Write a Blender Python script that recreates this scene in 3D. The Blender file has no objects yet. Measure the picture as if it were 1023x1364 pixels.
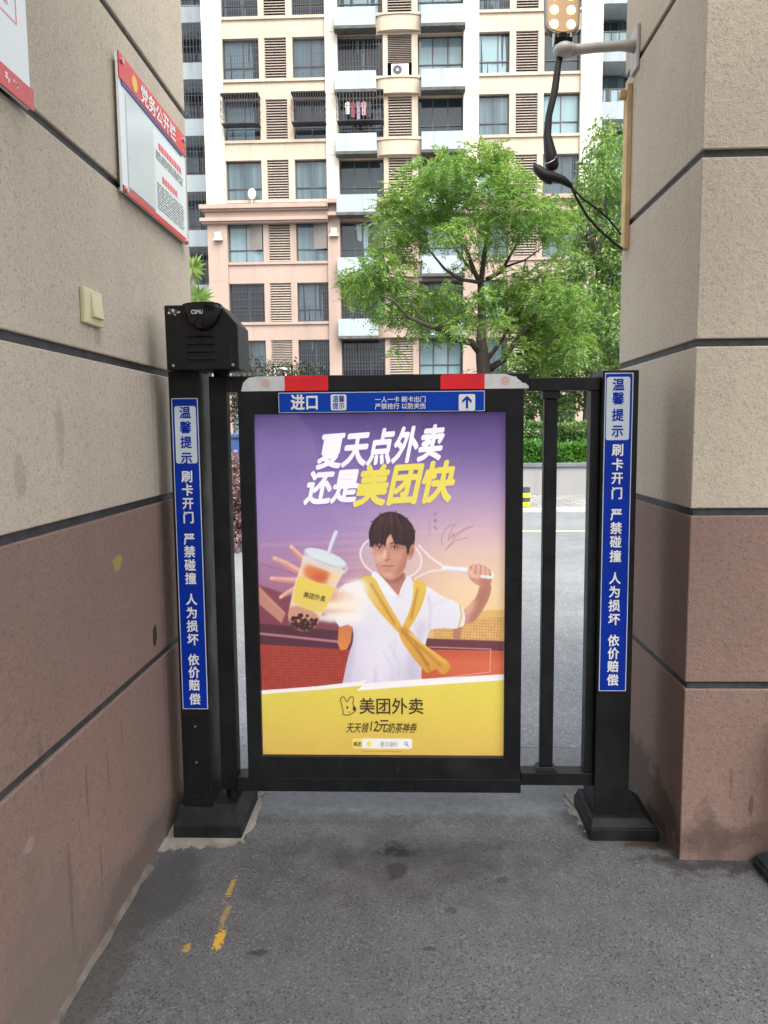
import bpy, bmesh, math, random
import numpy as np
from mathutils import Vector, Matrix

S = bpy.context.scene
C = S.collection
random.seed(7)
RNG = np.random.default_rng(11)
R = math.radians

# ------------------------------------------------------------------ camera
PW, PH, FPX, CAMZ = 1023.0, 1364.0, 1024.0, 1.5
_n = lambda v: v / np.linalg.norm(v)
_w = _n(np.array([547 - PW / 2, 575 - PH / 2, FPX]))      # direction of the passage
_d = np.array([89.0, 9800.0, FPX])                          # straight down
_d = _n(_d - _w * np.dot(_d, _w))
WX, WY, WZ = np.cross(_w, -_d), _w, -_d
M3 = np.stack([WX, WY, WZ])                                # camera (right, down, forward) -> world
cam = bpy.data.cameras.new('camera')
cam.sensor_fit = 'HORIZONTAL'; cam.sensor_width = 36.0
cam.lens = FPX / PW * 36.0
cam.clip_start = 0.05; cam.clip_end = 2000
cam_ob = bpy.data.objects.new('camera', cam); C.objects.link(cam_ob)
_right, _up, _back = M3[:, 0], -M3[:, 1], -M3[:, 2]
cam_ob.matrix_world = Matrix(((_right[0], _up[0], _back[0], 0), (_right[1], _up[1], _back[1], 0),
                              (_right[2], _up[2], _back[2], CAMZ), (0, 0, 0, 1)))
S.camera = cam_ob

def at(x, y, Y):
    """world X, Z of a measured point on the vertical plane at depth Y"""
    r = M3 @ np.array([x - PW / 2, y - PH / 2, FPX])
    t = Y / r[1]
    return t * r[0], CAMZ + t * r[2]

# ------------------------------------------------------------------ light
SUN_EL, SUN_AZ = R(52), R(155)       # overcast: wide soft sun behind the camera (azimuth clockwise from +Y)
w = bpy.data.worlds.new('World'); S.world = w; w.use_nodes = True
nt = w.node_tree
sky = nt.nodes.new('ShaderNodeTexSky'); sky.sky_type = 'NISHITA'; sky.sun_disc = False
sky.sun_elevation = SUN_EL; sky.sun_rotation = SUN_AZ
sky.dust_density = 6.0; sky.air_density = 1.0; sky.ozone_density = 1.0
bg = nt.nodes['Background']; bg.inputs['Strength'].default_value = 0.15
hs_ = nt.nodes.new('ShaderNodeHueSaturation'); hs_.inputs['Saturation'].default_value = 0.42      # a veil of cloud takes the blue out
nt.links.new(sky.outputs[0], hs_.inputs['Color'])
mx_ = nt.nodes.new('ShaderNodeMix'); mx_.data_type = 'RGBA'; mx_.inputs[0].default_value = 0.45; mx_.inputs[7].default_value = (5.2, 5.4, 5.6, 1)
nt.links.new(hs_.outputs[0], mx_.inputs[6]); nt.links.new(mx_.outputs[2], bg.inputs['Color'])
sl = bpy.data.lights.new('sun', 'SUN'); sl.energy = 1.1; sl.angle = R(40); sl.color = (1.0, 0.97, 0.93)
so = bpy.data.objects.new('sun', sl); C.objects.link(so)
_sd = Vector((math.sin(SUN_AZ) * math.cos(SUN_EL), math.cos(SUN_AZ) * math.cos(SUN_EL), math.sin(SUN_EL)))
so.rotation_euler = _sd.to_track_quat('Z', 'Y').to_euler()
so.location = (0, 0, 30)
vs = S.view_settings
vs.view_transform = 'Standard'; vs.look = 'None'; vs.gamma = 1.0; vs.use_curve_mapping = False
vs.exposure = 1.6
S.cycles.use_denoising = True
S.cycles.max_bounces = 8
S.cycles.transparent_max_bounces = 8

# ------------------------------------------------------------------ materials
def lin(c):
    return tuple((v / 12.92 if v <= 0.04045 else ((v + 0.055) / 1.055) ** 2.4) for v in [x / 255 for x in c])

class NT:
    def __init__(s, name):
        s.m = bpy.data.materials.new(name); s.m.use_nodes = True
        s.t = s.m.node_tree; s.b = s.t.nodes['Principled BSDF']; s.out = s.t.nodes['Material Output']
        s._co = None
    def N(s, ty, **kw):
        n = s.t.nodes.new(ty)
        for k, v in kw.items():
            if k.startswith('i_'): n.inputs[k[2:].replace('_', ' ')].default_value = v
            else: setattr(n, k, v)
        return n
    def L(s, a, b): s.t.links.new(a, b)
    def co(s):
        if s._co is None: s._co = s.N('ShaderNodeTexCoord').outputs['Object']
        return s._co
    def noise(s, scale, detail=4, rough=0.55, stretch=None, dist=0.0):
        n = s.N('ShaderNodeTexNoise'); n.inputs['Scale'].default_value = scale
        n.inputs['Detail'].default_value = detail; n.inputs['Roughness'].default_value = rough
        n.inputs['Distortion'].default_value = dist
        if stretch:
            mp = s.N('ShaderNodeMapping'); mp.inputs['Scale'].default_value = stretch
            s.L(s.co(), mp.inputs['Vector']); s.L(mp.outputs[0], n.inputs['Vector'])
        else: s.L(s.co(), n.inputs['Vector'])
        return n.outputs['Fac']
    def ramp(s, f, a, b, c0=(0, 0, 0), c1=(1, 1, 1)):
        r = s.N('ShaderNodeValToRGB'); e = r.color_ramp.elements
        e[0].position = a; e[0].color = (*c0, 1); e[1].position = b; e[1].color = (*c1, 1)
        s.L(f, r.inputs[0]); return r.outputs[0]
    def mix(s, f, a, b, mode='MIX'):
        n = s.N('ShaderNodeMix', data_type='RGBA', blend_type=mode)
        for src, i in ((f, 0), (a, 6), (b, 7)):
            if hasattr(src, 'links'): s.L(src, n.inputs[i])
            elif isinstance(src, (int, float)): n.inputs[i].default_value = src
            else: n.inputs[i].default_value = (*src, 1)
        return n.outputs[2]
    def math(s, op, a, b=None, c=None):
        n = s.N('ShaderNodeMath', operation=op)
        for i, v in enumerate((a, b, c)):
            if v is None: continue
            if hasattr(v, 'links'): s.L(v, n.inputs[i])
            else: n.inputs[i].default_value = v
        return n.outputs[0]
    def bump(s, h, strength=0.3, dist=0.01):
        n = s.N('ShaderNodeBump'); n.inputs['Strength'].default_value = strength
        n.inputs['Distance'].default_value = dist; s.L(h, n.inputs['Height'])
        s.L(n.outputs[0], s.b.inputs['Normal'])
    def base(s, c):
        if hasattr(c, 'links'): s.L(c, s.b.inputs['Base Color'])
        else: s.b.inputs['Base Color'].default_value = (*c, 1)
    def set(s, **kw):
        for k, v in kw.items(): s.b.inputs[k.replace('_', ' ')].default_value = v
        return s
    def blob(s, cx, cy, cz, rx, ry, rz, wob=0.5, sc=18, soft=0.35):
        """mask 0..1 of a ragged spot with its own place and shape"""
        sub = s.N('ShaderNodeVectorMath', operation='SUBTRACT'); sub.inputs[1].default_value = (cx, cy, cz)
        s.L(s.co(), sub.inputs[0])
        dv = s.N('ShaderNodeVectorMath', operation='DIVIDE'); dv.inputs[1].default_value = (rx, ry, rz)
        s.L(sub.outputs[0], dv.inputs[0])
        ln = s.N('ShaderNodeVectorMath', operation='LENGTH'); s.L(dv.outputs[0], ln.inputs[0])
        nz = s.noise(sc, 4, 0.6)
        v = s.math('ADD', ln.outputs['Value'], s.math('MULTIPLY', s.math('SUBTRACT', nz, 0.5), wob * 2))
        return s.ramp(v, 1 - soft, 1.0, (1, 1, 1), (0, 0, 0))

MAT = {}
def simple(name, col, rough=0.6, var=0.15, scale=8, metallic=0.0, bump=0.0, spec=0.5, bscale=60):
    n = NT(name); f = n.noise(scale, 5)
    a = tuple(max(0, c * (1 - var)) for c in col); b = tuple(min(1, c * (1 + var)) for c in col)
    n.base(n.ramp(f, 0.3, 0.7, a, b)); n.set(Roughness=rough, Metallic=metallic)
    n.b.inputs['Specular IOR Level'].default_value = spec
    if bump: n.bump(n.noise(bscale, 3), bump, 0.004)
    MAT[name] = n.m; return n.m

def stucco(name, cols, marks=()):
    """sprayed render: fine grain, speckle, faint vertical streaks, and marks with their own shapes"""
    n = NT(name)
    big = n.noise(1.3, 4, 0.6); grit = n.noise(95, 2, 0.6); streak = n.noise(2.2, 4, 0.6, (3.0, 3.0, 0.25)); fine = n.noise(190, 3, 0.7); mid = n.noise(45, 3, 0.6)
    c = n.ramp(big, 0.25, 0.75, tuple(v * 0.88 for v in cols), tuple(v * 1.08 for v in cols))
    c = n.mix(n.math('MULTIPLY', n.ramp(streak, 0.5, 0.75), 0.16), c, tuple(v * 0.6 for v in cols))
    c = n.mix(n.math('MULTIPLY', n.ramp(fine, 0.50, 0.68), 0.34), c, tuple(v * 0.38 for v in cols))
    c = n.mix(n.math('MULTIPLY', n.ramp(grit, 0.56, 0.66), 0.34), c, tuple(v * 0.42 for v in cols))
    c = n.mix(n.math('MULTIPLY', n.ramp(mid, 0.55, 0.72), 0.22), c, tuple(min(1, v * 1.35) for v in cols))
    for (p, r, col, amt, wob, sc) in marks:
        c = n.mix(n.math('MULTIPLY', n.blob(*p, *r, wob=wob, sc=sc), amt), c, col)
    n.base(c); n.set(Roughness=0.92); n.b.inputs['Specular IOR Level'].default_value = 0.25
    h = n.math('ADD', n.math('MULTIPLY', fine, 0.7), mid)
    n.bump(h, 0.55, 0.006)
    MAT[name] = n.m; return n.m

BEIGE, PINK = (0.515, 0.45, 0.36), (0.245, 0.165, 0.138)
X0 = -0.92
scr = (0.05, 0.035, 0.03)
stucco('beige_render', BEIGE, [((X0, 2.735, 1.45), (0.3, 0.007, 0.62), (0.20, 0.18, 0.16), 0.45, 0.15, 30), ((X0, 2.70, 1.55), (0.3, 0.05, 0.6), (0.40, 0.36, 0.31), 0.35, 0.3, 12),  # these two marks: the gate post's soft shadow painted on the wall
    ((X0, 2.28, 1.80), (0.3, 0.035, 0.05), (0.2, 0.17, 0.12), 0.35, 0.5, 20),
                               ((X0, 2.00, 1.50), (0.3, 0.03, 0.10), (0.24, 0.19, 0.13), 0.35, 0.5, 20),
                               ((X0, 1.78, 1.40), (0.3, 0.03, 0.06), (0.24, 0.19, 0.13), 0.35, 0.5, 20)])
stucco('pink_render', PINK, [((X0, 2.745, 0.65), (0.3, 0.009, 0.75), (0.09, 0.05, 0.045), 0.5, 0.15, 30), ((X0, 2.70, 0.6), (0.3, 0.06, 0.75), (0.22, 0.13, 0.115), 0.4, 0.3, 12),  # the post's painted shadow carried on down the pink render
    ((X0, 2.35, 1.10), (0.3, 0.045, 0.028), (0.42, 0.33, 0.06), 0.6, 0.9, 40),
    ((X0, 2.05, 0.50), (0.3, 0.007, 0.11), scr, 0.40, 0.9, 35), ((X0, 2.20, 0.48), (0.3, 0.006, 0.09), scr, 0.35, 0.9, 35),
    ((X0, 2.32, 0.55), (0.3, 0.006, 0.06), scr, 0.35, 0.9, 35), ((X0, 1.80, 0.70), (0.3, 0.012, 0.09), scr, 0.25, 0.9, 35),
    ((X0, 1.92, 0.25), (0.3, 0.014, 0.16), (0.08, 0.045, 0.03), 0.5, 0.9, 30), ((X0, 2.12, 0.22), (0.3, 0.007, 0.10), scr, 0.4, 0.9, 35),
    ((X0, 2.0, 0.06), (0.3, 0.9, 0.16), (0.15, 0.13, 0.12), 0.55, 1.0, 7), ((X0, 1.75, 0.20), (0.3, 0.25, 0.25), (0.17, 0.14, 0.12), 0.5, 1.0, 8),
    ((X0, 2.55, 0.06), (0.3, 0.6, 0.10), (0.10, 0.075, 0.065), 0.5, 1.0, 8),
    ((X0, 1.72, 0.52), (0.3, 0.03, 0.02), (0.36, 0.31, 0.32), 0.4, 1.0, 40),
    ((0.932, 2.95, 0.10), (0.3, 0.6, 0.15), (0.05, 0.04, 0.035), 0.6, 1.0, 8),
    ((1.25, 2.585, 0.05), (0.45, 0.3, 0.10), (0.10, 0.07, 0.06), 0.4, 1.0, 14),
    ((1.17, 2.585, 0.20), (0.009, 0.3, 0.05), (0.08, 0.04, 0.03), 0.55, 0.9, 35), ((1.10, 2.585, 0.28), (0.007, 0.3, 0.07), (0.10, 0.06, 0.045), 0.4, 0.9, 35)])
simple('groove', (0.035, 0.037, 0.042), 0.7, 0.5, 22)
simple('black_metal', (0.0085, 0.009, 0.0105), 0.45, 0.5, 14, spec=0.2, bump=0.05, bscale=220)
simple('dusty_metal', (0.012, 0.0125, 0.014), 0.6, 0.6, 12, spec=0.2, bump=0.1, bscale=90)
simple('gloss_black', (0.006, 0.006, 0.007), 0.12, 0.2)
simple('rubber', (0.010, 0.010, 0.011), 0.6, 0.3, 40, bump=0.2, bscale=150)
simple('screw', (0.5, 0.5, 0.5), 0.35, 0.1, metallic=0.8)
simple('sign_blue', lin((0, 62, 172)), 0.5, 0.08, 5, spec=0.2)
simple('sticker_blue', lin((0, 46, 158)), 0.5, 0.12, 7, spec=0.2)
simple('sign_white', (0.78, 0.80, 0.82), 0.45, 0.04)
simple('sign_pale', (0.56, 0.65, 0.72), 0.45, 0.06)
simple('tape_red', lin((225, 30, 42)), 0.4, 0.12, 14)
simple('tape_white', (0.62, 0.62, 0.64), 0.5, 0.14, 16)
simple('stamp_red', lin((225, 140, 130)), 0.5)
simple('board_red', lin((205, 28, 34)), 0.3, 0.1)
simple('board_white', (0.72, 0.77, 0.78), 0.3, 0.03, 3)
simple('board_navy', lin((40, 40, 120)), 0.3)
simple('emblem_yellow', lin((225, 180, 50)), 0.4)
simple('ink_grey', (0.16, 0.17, 0.17), 0.5)
simple('ink_red', lin((225, 90, 95)), 0.5)
simple('ink_pale_red', lin((235, 165, 160)), 0.5)
simple('plastic_sleeve', (0.68, 0.73, 0.75), 0.12, 0.05, 3)
simple('cream_plastic', (0.62, 0.56, 0.34), 0.4, 0.05)
simple('bracket_white', (0.40, 0.385, 0.365), 0.45, 0.1, 12)
simple('wood', (0.52, 0.36, 0.17), 0.6, 0.25, 9)
simple('hole_dark', (0.03, 0.02, 0.015), 0.95, 0.5, 60)
simple('concrete', (0.25, 0.23, 0.20), 0.95, 0.3, 18, bump=0.5, bscale=70)
simple('dirt_strip', (0.12, 0.105, 0.09), 0.95, 0.4, 14, bump=0.4, bscale=60)
simple('kerb_stone', (0.42, 0.42, 0.41), 0.9, 0.15, 3, bump=0.3, bscale=30)
simple('planter_wall', (0.25, 0.25, 0.245), 0.9, 0.25, 1.8, bump=0.2, bscale=30)
simple('coping', (0.13, 0.145, 0.16), 0.8, 0.2, 4)
simple('bollard_yellow', (0.75, 0.55, 0.02), 0.45, 0.1)
simple('bollard_black', (0.05, 0.055, 0.06), 0.5, 0.2)
simple('soil', (0.06, 0.045, 0.03), 1.0, 0.4, 8)
simple('hedge_core', (0.03, 0.07, 0.018), 1.0, 0.5, 9)
simple('bin_blue', lin((48, 76, 125)), 0.5, 0.15, 3)
simple('slate_paint', (0.025, 0.045, 0.062), 0.55, 0.5, 14, bump=0.1, bscale=60)
simple('bark', (0.045, 0.035, 0.028), 0.95, 0.45, 10, bump=0.8, bscale=25)
simple('bark_grey', (0.10, 0.09, 0.085), 0.95, 0.4, 8, bump=0.8, bscale=25)
# building
simple('facade_white', (0.64, 0.60, 0.515), 0.85, 0.05, 0.6)
simple('facade_cream', (0.53, 0.435, 0.32), 0.85, 0.09, 0.9)
simple('facade_pink', (0.41, 0.305, 0.25), 0.85, 0.09, 0.9)
simple('facade_joint', (0.30, 0.27, 0.24), 0.9, 0.1)
simple('ledge_panel', (0.33, 0.42, 0.445), 0.5, 0.10, 1.2)
simple('ledge_under', (0.09, 0.09, 0.085), 0.9, 0.3, 3)
simple('slab_grey', (0.33, 0.375, 0.40), 0.8, 0.14, 0.9)
simple('louvre', (0.36, 0.30, 0.25), 0.6, 0.1, 2)
simple('louvre_dark', (0.05, 0.045, 0.04), 0.9, 0.1, 2)
simple('window_frame', (0.06, 0.057, 0.06), 0.5, 0.1)
simple('grille', (0.045, 0.045, 0.052), 0.5, 0.2)
simple('interior', (0.035, 0.033, 0.032), 0.95, 0.4, 1.5)
simple('sash', (0.20, 0.18, 0.16), 0.35, 0.1)
simple('aircon_white', (0.62, 0.62, 0.60), 0.5, 0.05)
for nm, cc in (('cloth_red', (0.30, 0.08, 0.10)), ('cloth_white', (0.72, 0.72, 0.72)), ('cloth_violet', (0.34, 0.26, 0.36)), ('cloth_dark', (0.05, 0.05, 0.07)), ('cloth_pink', (0.6, 0.35, 0.38))):
    simple(nm, cc, 0.9, 0.15, 20)
n = NT('pane'); oi = n.N('ShaderNodeObjectInfo')
n.base(n.ramp(n.math('FRACT', n.math('ADD', oi.outputs['Random'], n.math('MULTIPLY', n.noise(1.0, 2, stretch=(3.0, 1.0, 0.15)), 0.8))), 0.3, 0.75, (0.018, 0.034, 0.042), (0.20, 0.30, 0.33)))
n.set(Roughness=0.04, IOR=1.5); n.b.inputs['Specular IOR Level'].default_value = 0.5; MAT['pane'] = n.m

n = NT('pane_dark'); oi = n.N('ShaderNodeObjectInfo')
n.base(n.ramp(n.math('FRACT', n.math('ADD', oi.outputs['Random'], n.math('MULTIPLY', n.noise(1.0, 2, stretch=(4.0, 1.0, 0.15)), 1.2))), 0.35, 0.8, (0.012, 0.020, 0.028), (0.10, 0.15, 0.18)))
n.set(Roughness=0.05, IOR=1.5); MAT['pane_dark'] = n.m

def leaf_mat(name, c0, c1, trans=0.35):
    n = NT(name); g = n.N('ShaderNodeNewGeometry').outputs['Random Per Island']
    col = n.ramp(g, 0.05, 0.95, c0, c1)
    col = n.mix(n.math('MULTIPLY', n.ramp(n.noise(0.9, 3, 0.6), 0.40, 0.62), 0.55), col, (c0[0] * 0.8 + c1[0] * 0.15, c0[1] * 0.7 + c1[1] * 0.25, c0[2] * 0.9 + c1[2] * 0.45))
    col = n.mix(n.math('MULTIPLY', n.ramp(n.noise(1.7, 2, 0.6), 0.55, 0.75), 0.45), col, (min(1, c1[0] * 1.35), min(1, c1[1] * 1.12), c1[2] * 1.2))
    n.base(col); n.set(Roughness=0.5); n.b.inputs['Specular IOR Level'].default_value = 0.3
    tr = n.N('ShaderNodeBsdfTranslucent')
    n.L(n.mix(1.0, col, (1.0, 1.0, 0.55), 'MULTIPLY'), tr.inputs[0])
    ms = n.N('ShaderNodeMixShader'); ms.inputs[0].default_value = trans
    n.L(n.b.outputs[0], ms.inputs[1]); n.L(tr.outputs[0], ms.inputs[2]); n.L(ms.outputs[0], n.out.inputs[0])
    MAT[name] = n.m
leaf_mat('leaf_bright', (0.095, 0.205, 0.042), (0.34, 0.49, 0.13), 0.48)
leaf_mat('leaf_dark', (0.070, 0.165, 0.045), (0.33, 0.47, 0.15), 0.42)
leaf_mat('leaf_hedge', (0.07, 0.17, 0.05), (0.32, 0.45, 0.14), 0.35)
leaf_mat('leaf_hedge_front', (0.05, 0.17, 0.03), (0.17, 0.37, 0.06), 0.35)
leaf_mat('leaf_red', (0.10, 0.055, 0.05), (0.34, 0.21, 0.20), 0.25)
leaf_mat('leaf_brown', (0.03, 0.035, 0.02), (0.10, 0.10, 0.055), 0.2)
leaf_mat('leaf_palm', (0.13, 0.23, 0.05), (0.26, 0.38, 0.10), 0.4)

n = NT('black_metal')
sc1 = n.noise(9, 2, 0.5, (1.0, 1.0, 14.0)); sc2 = n.noise(7, 2, 0.5, (16.0, 1.0, 1.0)); gate_ = n.noise(2.3, 3, 0.6); dust = n.noise(5, 5, 0.7)
c = n.ramp(n.noise(14, 5), 0.3, 0.7, (0.006, 0.0065, 0.008), (0.012, 0.0125, 0.0145))
c = n.mix(n.math('MULTIPLY', n.ramp(dust, 0.52, 0.75), 0.35), c, (0.035, 0.034, 0.033))
c = n.mix(n.math('MULTIPLY', n.math('MULTIPLY', n.ramp(n.math('MAXIMUM', sc1, sc2), 0.70, 0.73), n.ramp(gate_, 0.5, 0.62)), 0.3), c, (0.07, 0.07, 0.07))
n.base(c); n.L(n.ramp(dust, 0.3, 0.75, (0.34, 0.34, 0.34), (0.60, 0.60, 0.60)), n.b.inputs['Roughness']); n.b.inputs['Specular IOR Level'].default_value = 0.28
n.bump(n.noise(220, 2), 0.05, 0.002); MAT['black_metal'] = n.m
def facade(name, col, dirt):
    n = NT(name); st = n.noise(1.1, 5, 0.65, (2.2, 2.2, 0.22)); bg_ = n.noise(0.35, 4, 0.6)
    c = n.ramp(bg_, 0.3, 0.7, tuple(v * 0.90 for v in col), tuple(v * 1.07 for v in col))
    c = n.mix(n.math('MULTIPLY', n.ramp(st, 0.50, 0.72), dirt), c, tuple(v * 0.50 for v in col)); n.base(c); n.set(Roughness=0.9)
    n.b.inputs['Specular IOR Level'].default_value = 0.2; MAT[name] = n.m
facade('facade_white', (0.62, 0.58, 0.49), 0.16); facade('facade_cream', (0.53, 0.445, 0.345), 0.30); facade('facade_pink', (0.40, 0.30, 0.25), 0.30)
facade('ledge_panel', (0.37, 0.43, 0.445), 0.40); facade('slab_grey', (0.34, 0.39, 0.415), 0.35); facade('planter_wall', (0.27, 0.27, 0.265), 0.5)

# asphalt
def asphalt(name, c_dark, c_light, grain, stains_and_shade=(), marks=(), pits=0.62):
    n = NT(name)
    big = n.noise(0.7, 5, 0.62); mid = n.noise(5, 5, 0.65)
    def cells(sc):
        v = n.N('ShaderNodeTexVoronoi'); v.inputs['Scale'].default_value = sc; n.L(n.co(), v.inputs['Vector'])
        s_ = n.N('ShaderNodeSeparateColor'); n.L(v.outputs['Color'], s_.inputs[0]); return v, s_
    v, s1 = cells(grain); v2, s2 = cells(grain * 0.6)
    c = n.ramp(n.math('ADD', n.math('MULTIPLY', big, 0.6), n.math('MULTIPLY', mid, 0.4)), 0.36, 0.64, c_dark, c_light)
    patch = n.ramp(n.noise(1.6, 4, 0.6), 0.35, 0.65, (0.45, 0.45, 0.45), (1, 1, 1))       # worn more in some places than others
    pit1 = n.math('MULTIPLY', n.ramp(s1.outputs[0], 0.66, 0.72), n.ramp(v.outputs['Distance'], 0.30, 0.52, (1, 1, 1), (0, 0, 0)))
    pit2 = n.math('MULTIPLY', n.ramp(s2.outputs[1], 0.74, 0.80), n.ramp(v2.outputs['Distance'], 0.26, 0.50, (1, 1, 1), (0, 0, 0)))
    c = n.mix(n.math('MULTIPLY', n.math('MULTIPLY', pit1, patch), pits), c, tuple(x * 0.22 for x in c_dark))
    c = n.mix(n.math('MULTIPLY', n.math('MULTIPLY', pit2, patch), pits), c, tuple(x * 0.18 for x in c_dark))
    c = n.mix(n.math('MULTIPLY', n.ramp(s1.outputs[1], 0.86, 0.92), 0.4), c, tuple(min(1, x * 1.7) for x in c_light))
    c = n.mix(n.math('MULTIPLY', n.ramp(s2.outputs[2], 0.9975, 0.9985), n.ramp(v2.outputs['Distance'], 0.10, 0.25, (1, 1, 1), (0, 0, 0))), c, (0.5, 0.5, 0.48))                   # pale grit
    if name == 'asphalt':                                  # blends to the road's paler tone just behind the gate, along a noisy edge
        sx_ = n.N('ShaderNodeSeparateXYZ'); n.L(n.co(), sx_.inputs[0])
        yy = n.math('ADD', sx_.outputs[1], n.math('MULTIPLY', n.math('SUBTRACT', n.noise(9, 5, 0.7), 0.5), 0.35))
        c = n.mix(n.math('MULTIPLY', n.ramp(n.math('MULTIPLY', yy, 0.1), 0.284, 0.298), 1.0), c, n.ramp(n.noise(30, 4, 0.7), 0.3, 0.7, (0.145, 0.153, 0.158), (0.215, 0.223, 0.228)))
    for st_ in list(stains_and_shade) + list(marks):
        p, r, col, amt, wob, sc = st_[:6]
        c = n.mix(n.math('MULTIPLY', n.blob(*p, *r, wob=wob, sc=sc, soft=st_[6] if len(st_) > 6 else 0.35), amt), c, col)
    n.base(c); n.set(Roughness=0.92); n.b.inputs['Specular IOR Level'].default_value = 0.25
    n.bump(n.math('SUBTRACT', n.math('MULTIPLY', n.noise(grain * 1.3, 3), 0.5), n.math('MAXIMUM', pit1, pit2)), 0.5, 0.005)
    MAT[name] = n.m
YEL = (0.62, 0.36, 0.03)
DK = (0.030, 0.030, 0.031)
asphalt('asphalt', (0.080, 0.081, 0.085), (0.128, 0.129, 0.132), 180, [
    ((0.0, 2.55, 0), (0.62, 0.30, 1), (0.042, 0.042, 0.043), 0.5, 1.4, 7, 0.9), ((-0.02, 2.62, 0), (0.42, 0.13, 1), (0.036, 0.036, 0.036), 0.5, 1.2, 8, 0.8),  # both wide spots: the poster's soft shadow painted into the asphalt
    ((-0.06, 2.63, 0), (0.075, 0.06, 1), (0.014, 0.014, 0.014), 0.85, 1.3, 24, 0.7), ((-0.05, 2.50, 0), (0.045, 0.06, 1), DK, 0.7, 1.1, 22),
    ((-0.45, 2.07, 0), (0.040, 0.016, 1), DK, 0.7, 1.0, 26), ((0.05, 2.10, 0), (0.028, 0.012, 1), DK, 0.6, 1.0, 26), ((0.30, 2.45, 0), (0.03, 0.02, 1), DK, 0.5, 1.1, 26), ((0.12, 2.28, 0), (0.02, 0.02, 1), DK, 0.5, 1.1, 26),
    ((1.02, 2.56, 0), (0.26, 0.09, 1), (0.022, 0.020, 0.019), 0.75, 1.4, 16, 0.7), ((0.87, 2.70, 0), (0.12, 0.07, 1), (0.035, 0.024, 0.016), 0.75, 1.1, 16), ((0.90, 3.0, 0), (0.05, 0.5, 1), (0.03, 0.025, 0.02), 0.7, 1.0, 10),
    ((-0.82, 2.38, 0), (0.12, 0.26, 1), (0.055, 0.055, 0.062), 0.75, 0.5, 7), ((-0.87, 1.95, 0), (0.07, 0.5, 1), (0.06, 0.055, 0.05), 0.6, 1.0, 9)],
    [((-0.605, 2.39, 0), (0.010, 0.07, 1), YEL, 0.45, 1.9, 80), ((-0.59, 2.24, 0), (0.010, 0.06, 1), YEL, 0.35, 1.9, 80),
     ((-0.578, 2.13, 0), (0.017, 0.058, 1), YEL, 0.85, 1.5, 70), ((-0.665, 2.09, 0), (0.012, 0.022, 1), YEL, 0.45, 1.3, 60)])
asphalt('road_asphalt', (0.155, 0.165, 0.17), (0.225, 0.233, 0.238), 90, pits=0.35)
simple('road_line_yellow', (0.62, 0.55, 0.22), 0.85, 0.2, 6)
n = NT('pavers'); bt = n.N('ShaderNodeTexBrick'); bt.inputs['Scale'].default_value = 1.0
bt.inputs['Brick Width'].default_value = 0.4; bt.inputs['Row Height'].default_value = 0.2; bt.inputs['Mortar Size'].default_value = 0.012
bt.inputs['Color1'].default_value = (0.33, 0.32, 0.30, 1); bt.inputs['Color2'].default_value = (0.24, 0.23, 0.22, 1); bt.inputs['Mortar'].default_value = (0.10, 0.10, 0.09, 1)
n.L(n.co(), bt.inputs['Vector'])
n.base(n.mix(n.math('MULTIPLY', n.ramp(n.noise(1.5, 5, 0.65), 0.5, 0.7), 0.6), bt.outputs['Color'], (0.12, 0.115, 0.10))); n.set(Roughness=0.9); MAT['pavers'] = n.m

# ------------------------------------------------------------------ mesh helpers
def link(o, parent=None):
    C.objects.link(o)
    if parent: o.parent = parent
    return o

def tag(o, label=None, cat=None, group=None, kind=None):
    if label: o['label'] = label
    if cat: o['category'] = cat
    if group: o['group'] = group
    if kind: o['kind'] = kind
    return o

def empty(name, label, cat, loc=(0, 0, 0), group=None):
    o = bpy.data.objects.new(name, None); C.objects.link(o); o.location = loc; o.empty_display_size = 0.1
    return tag(o, label, cat, group)

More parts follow.
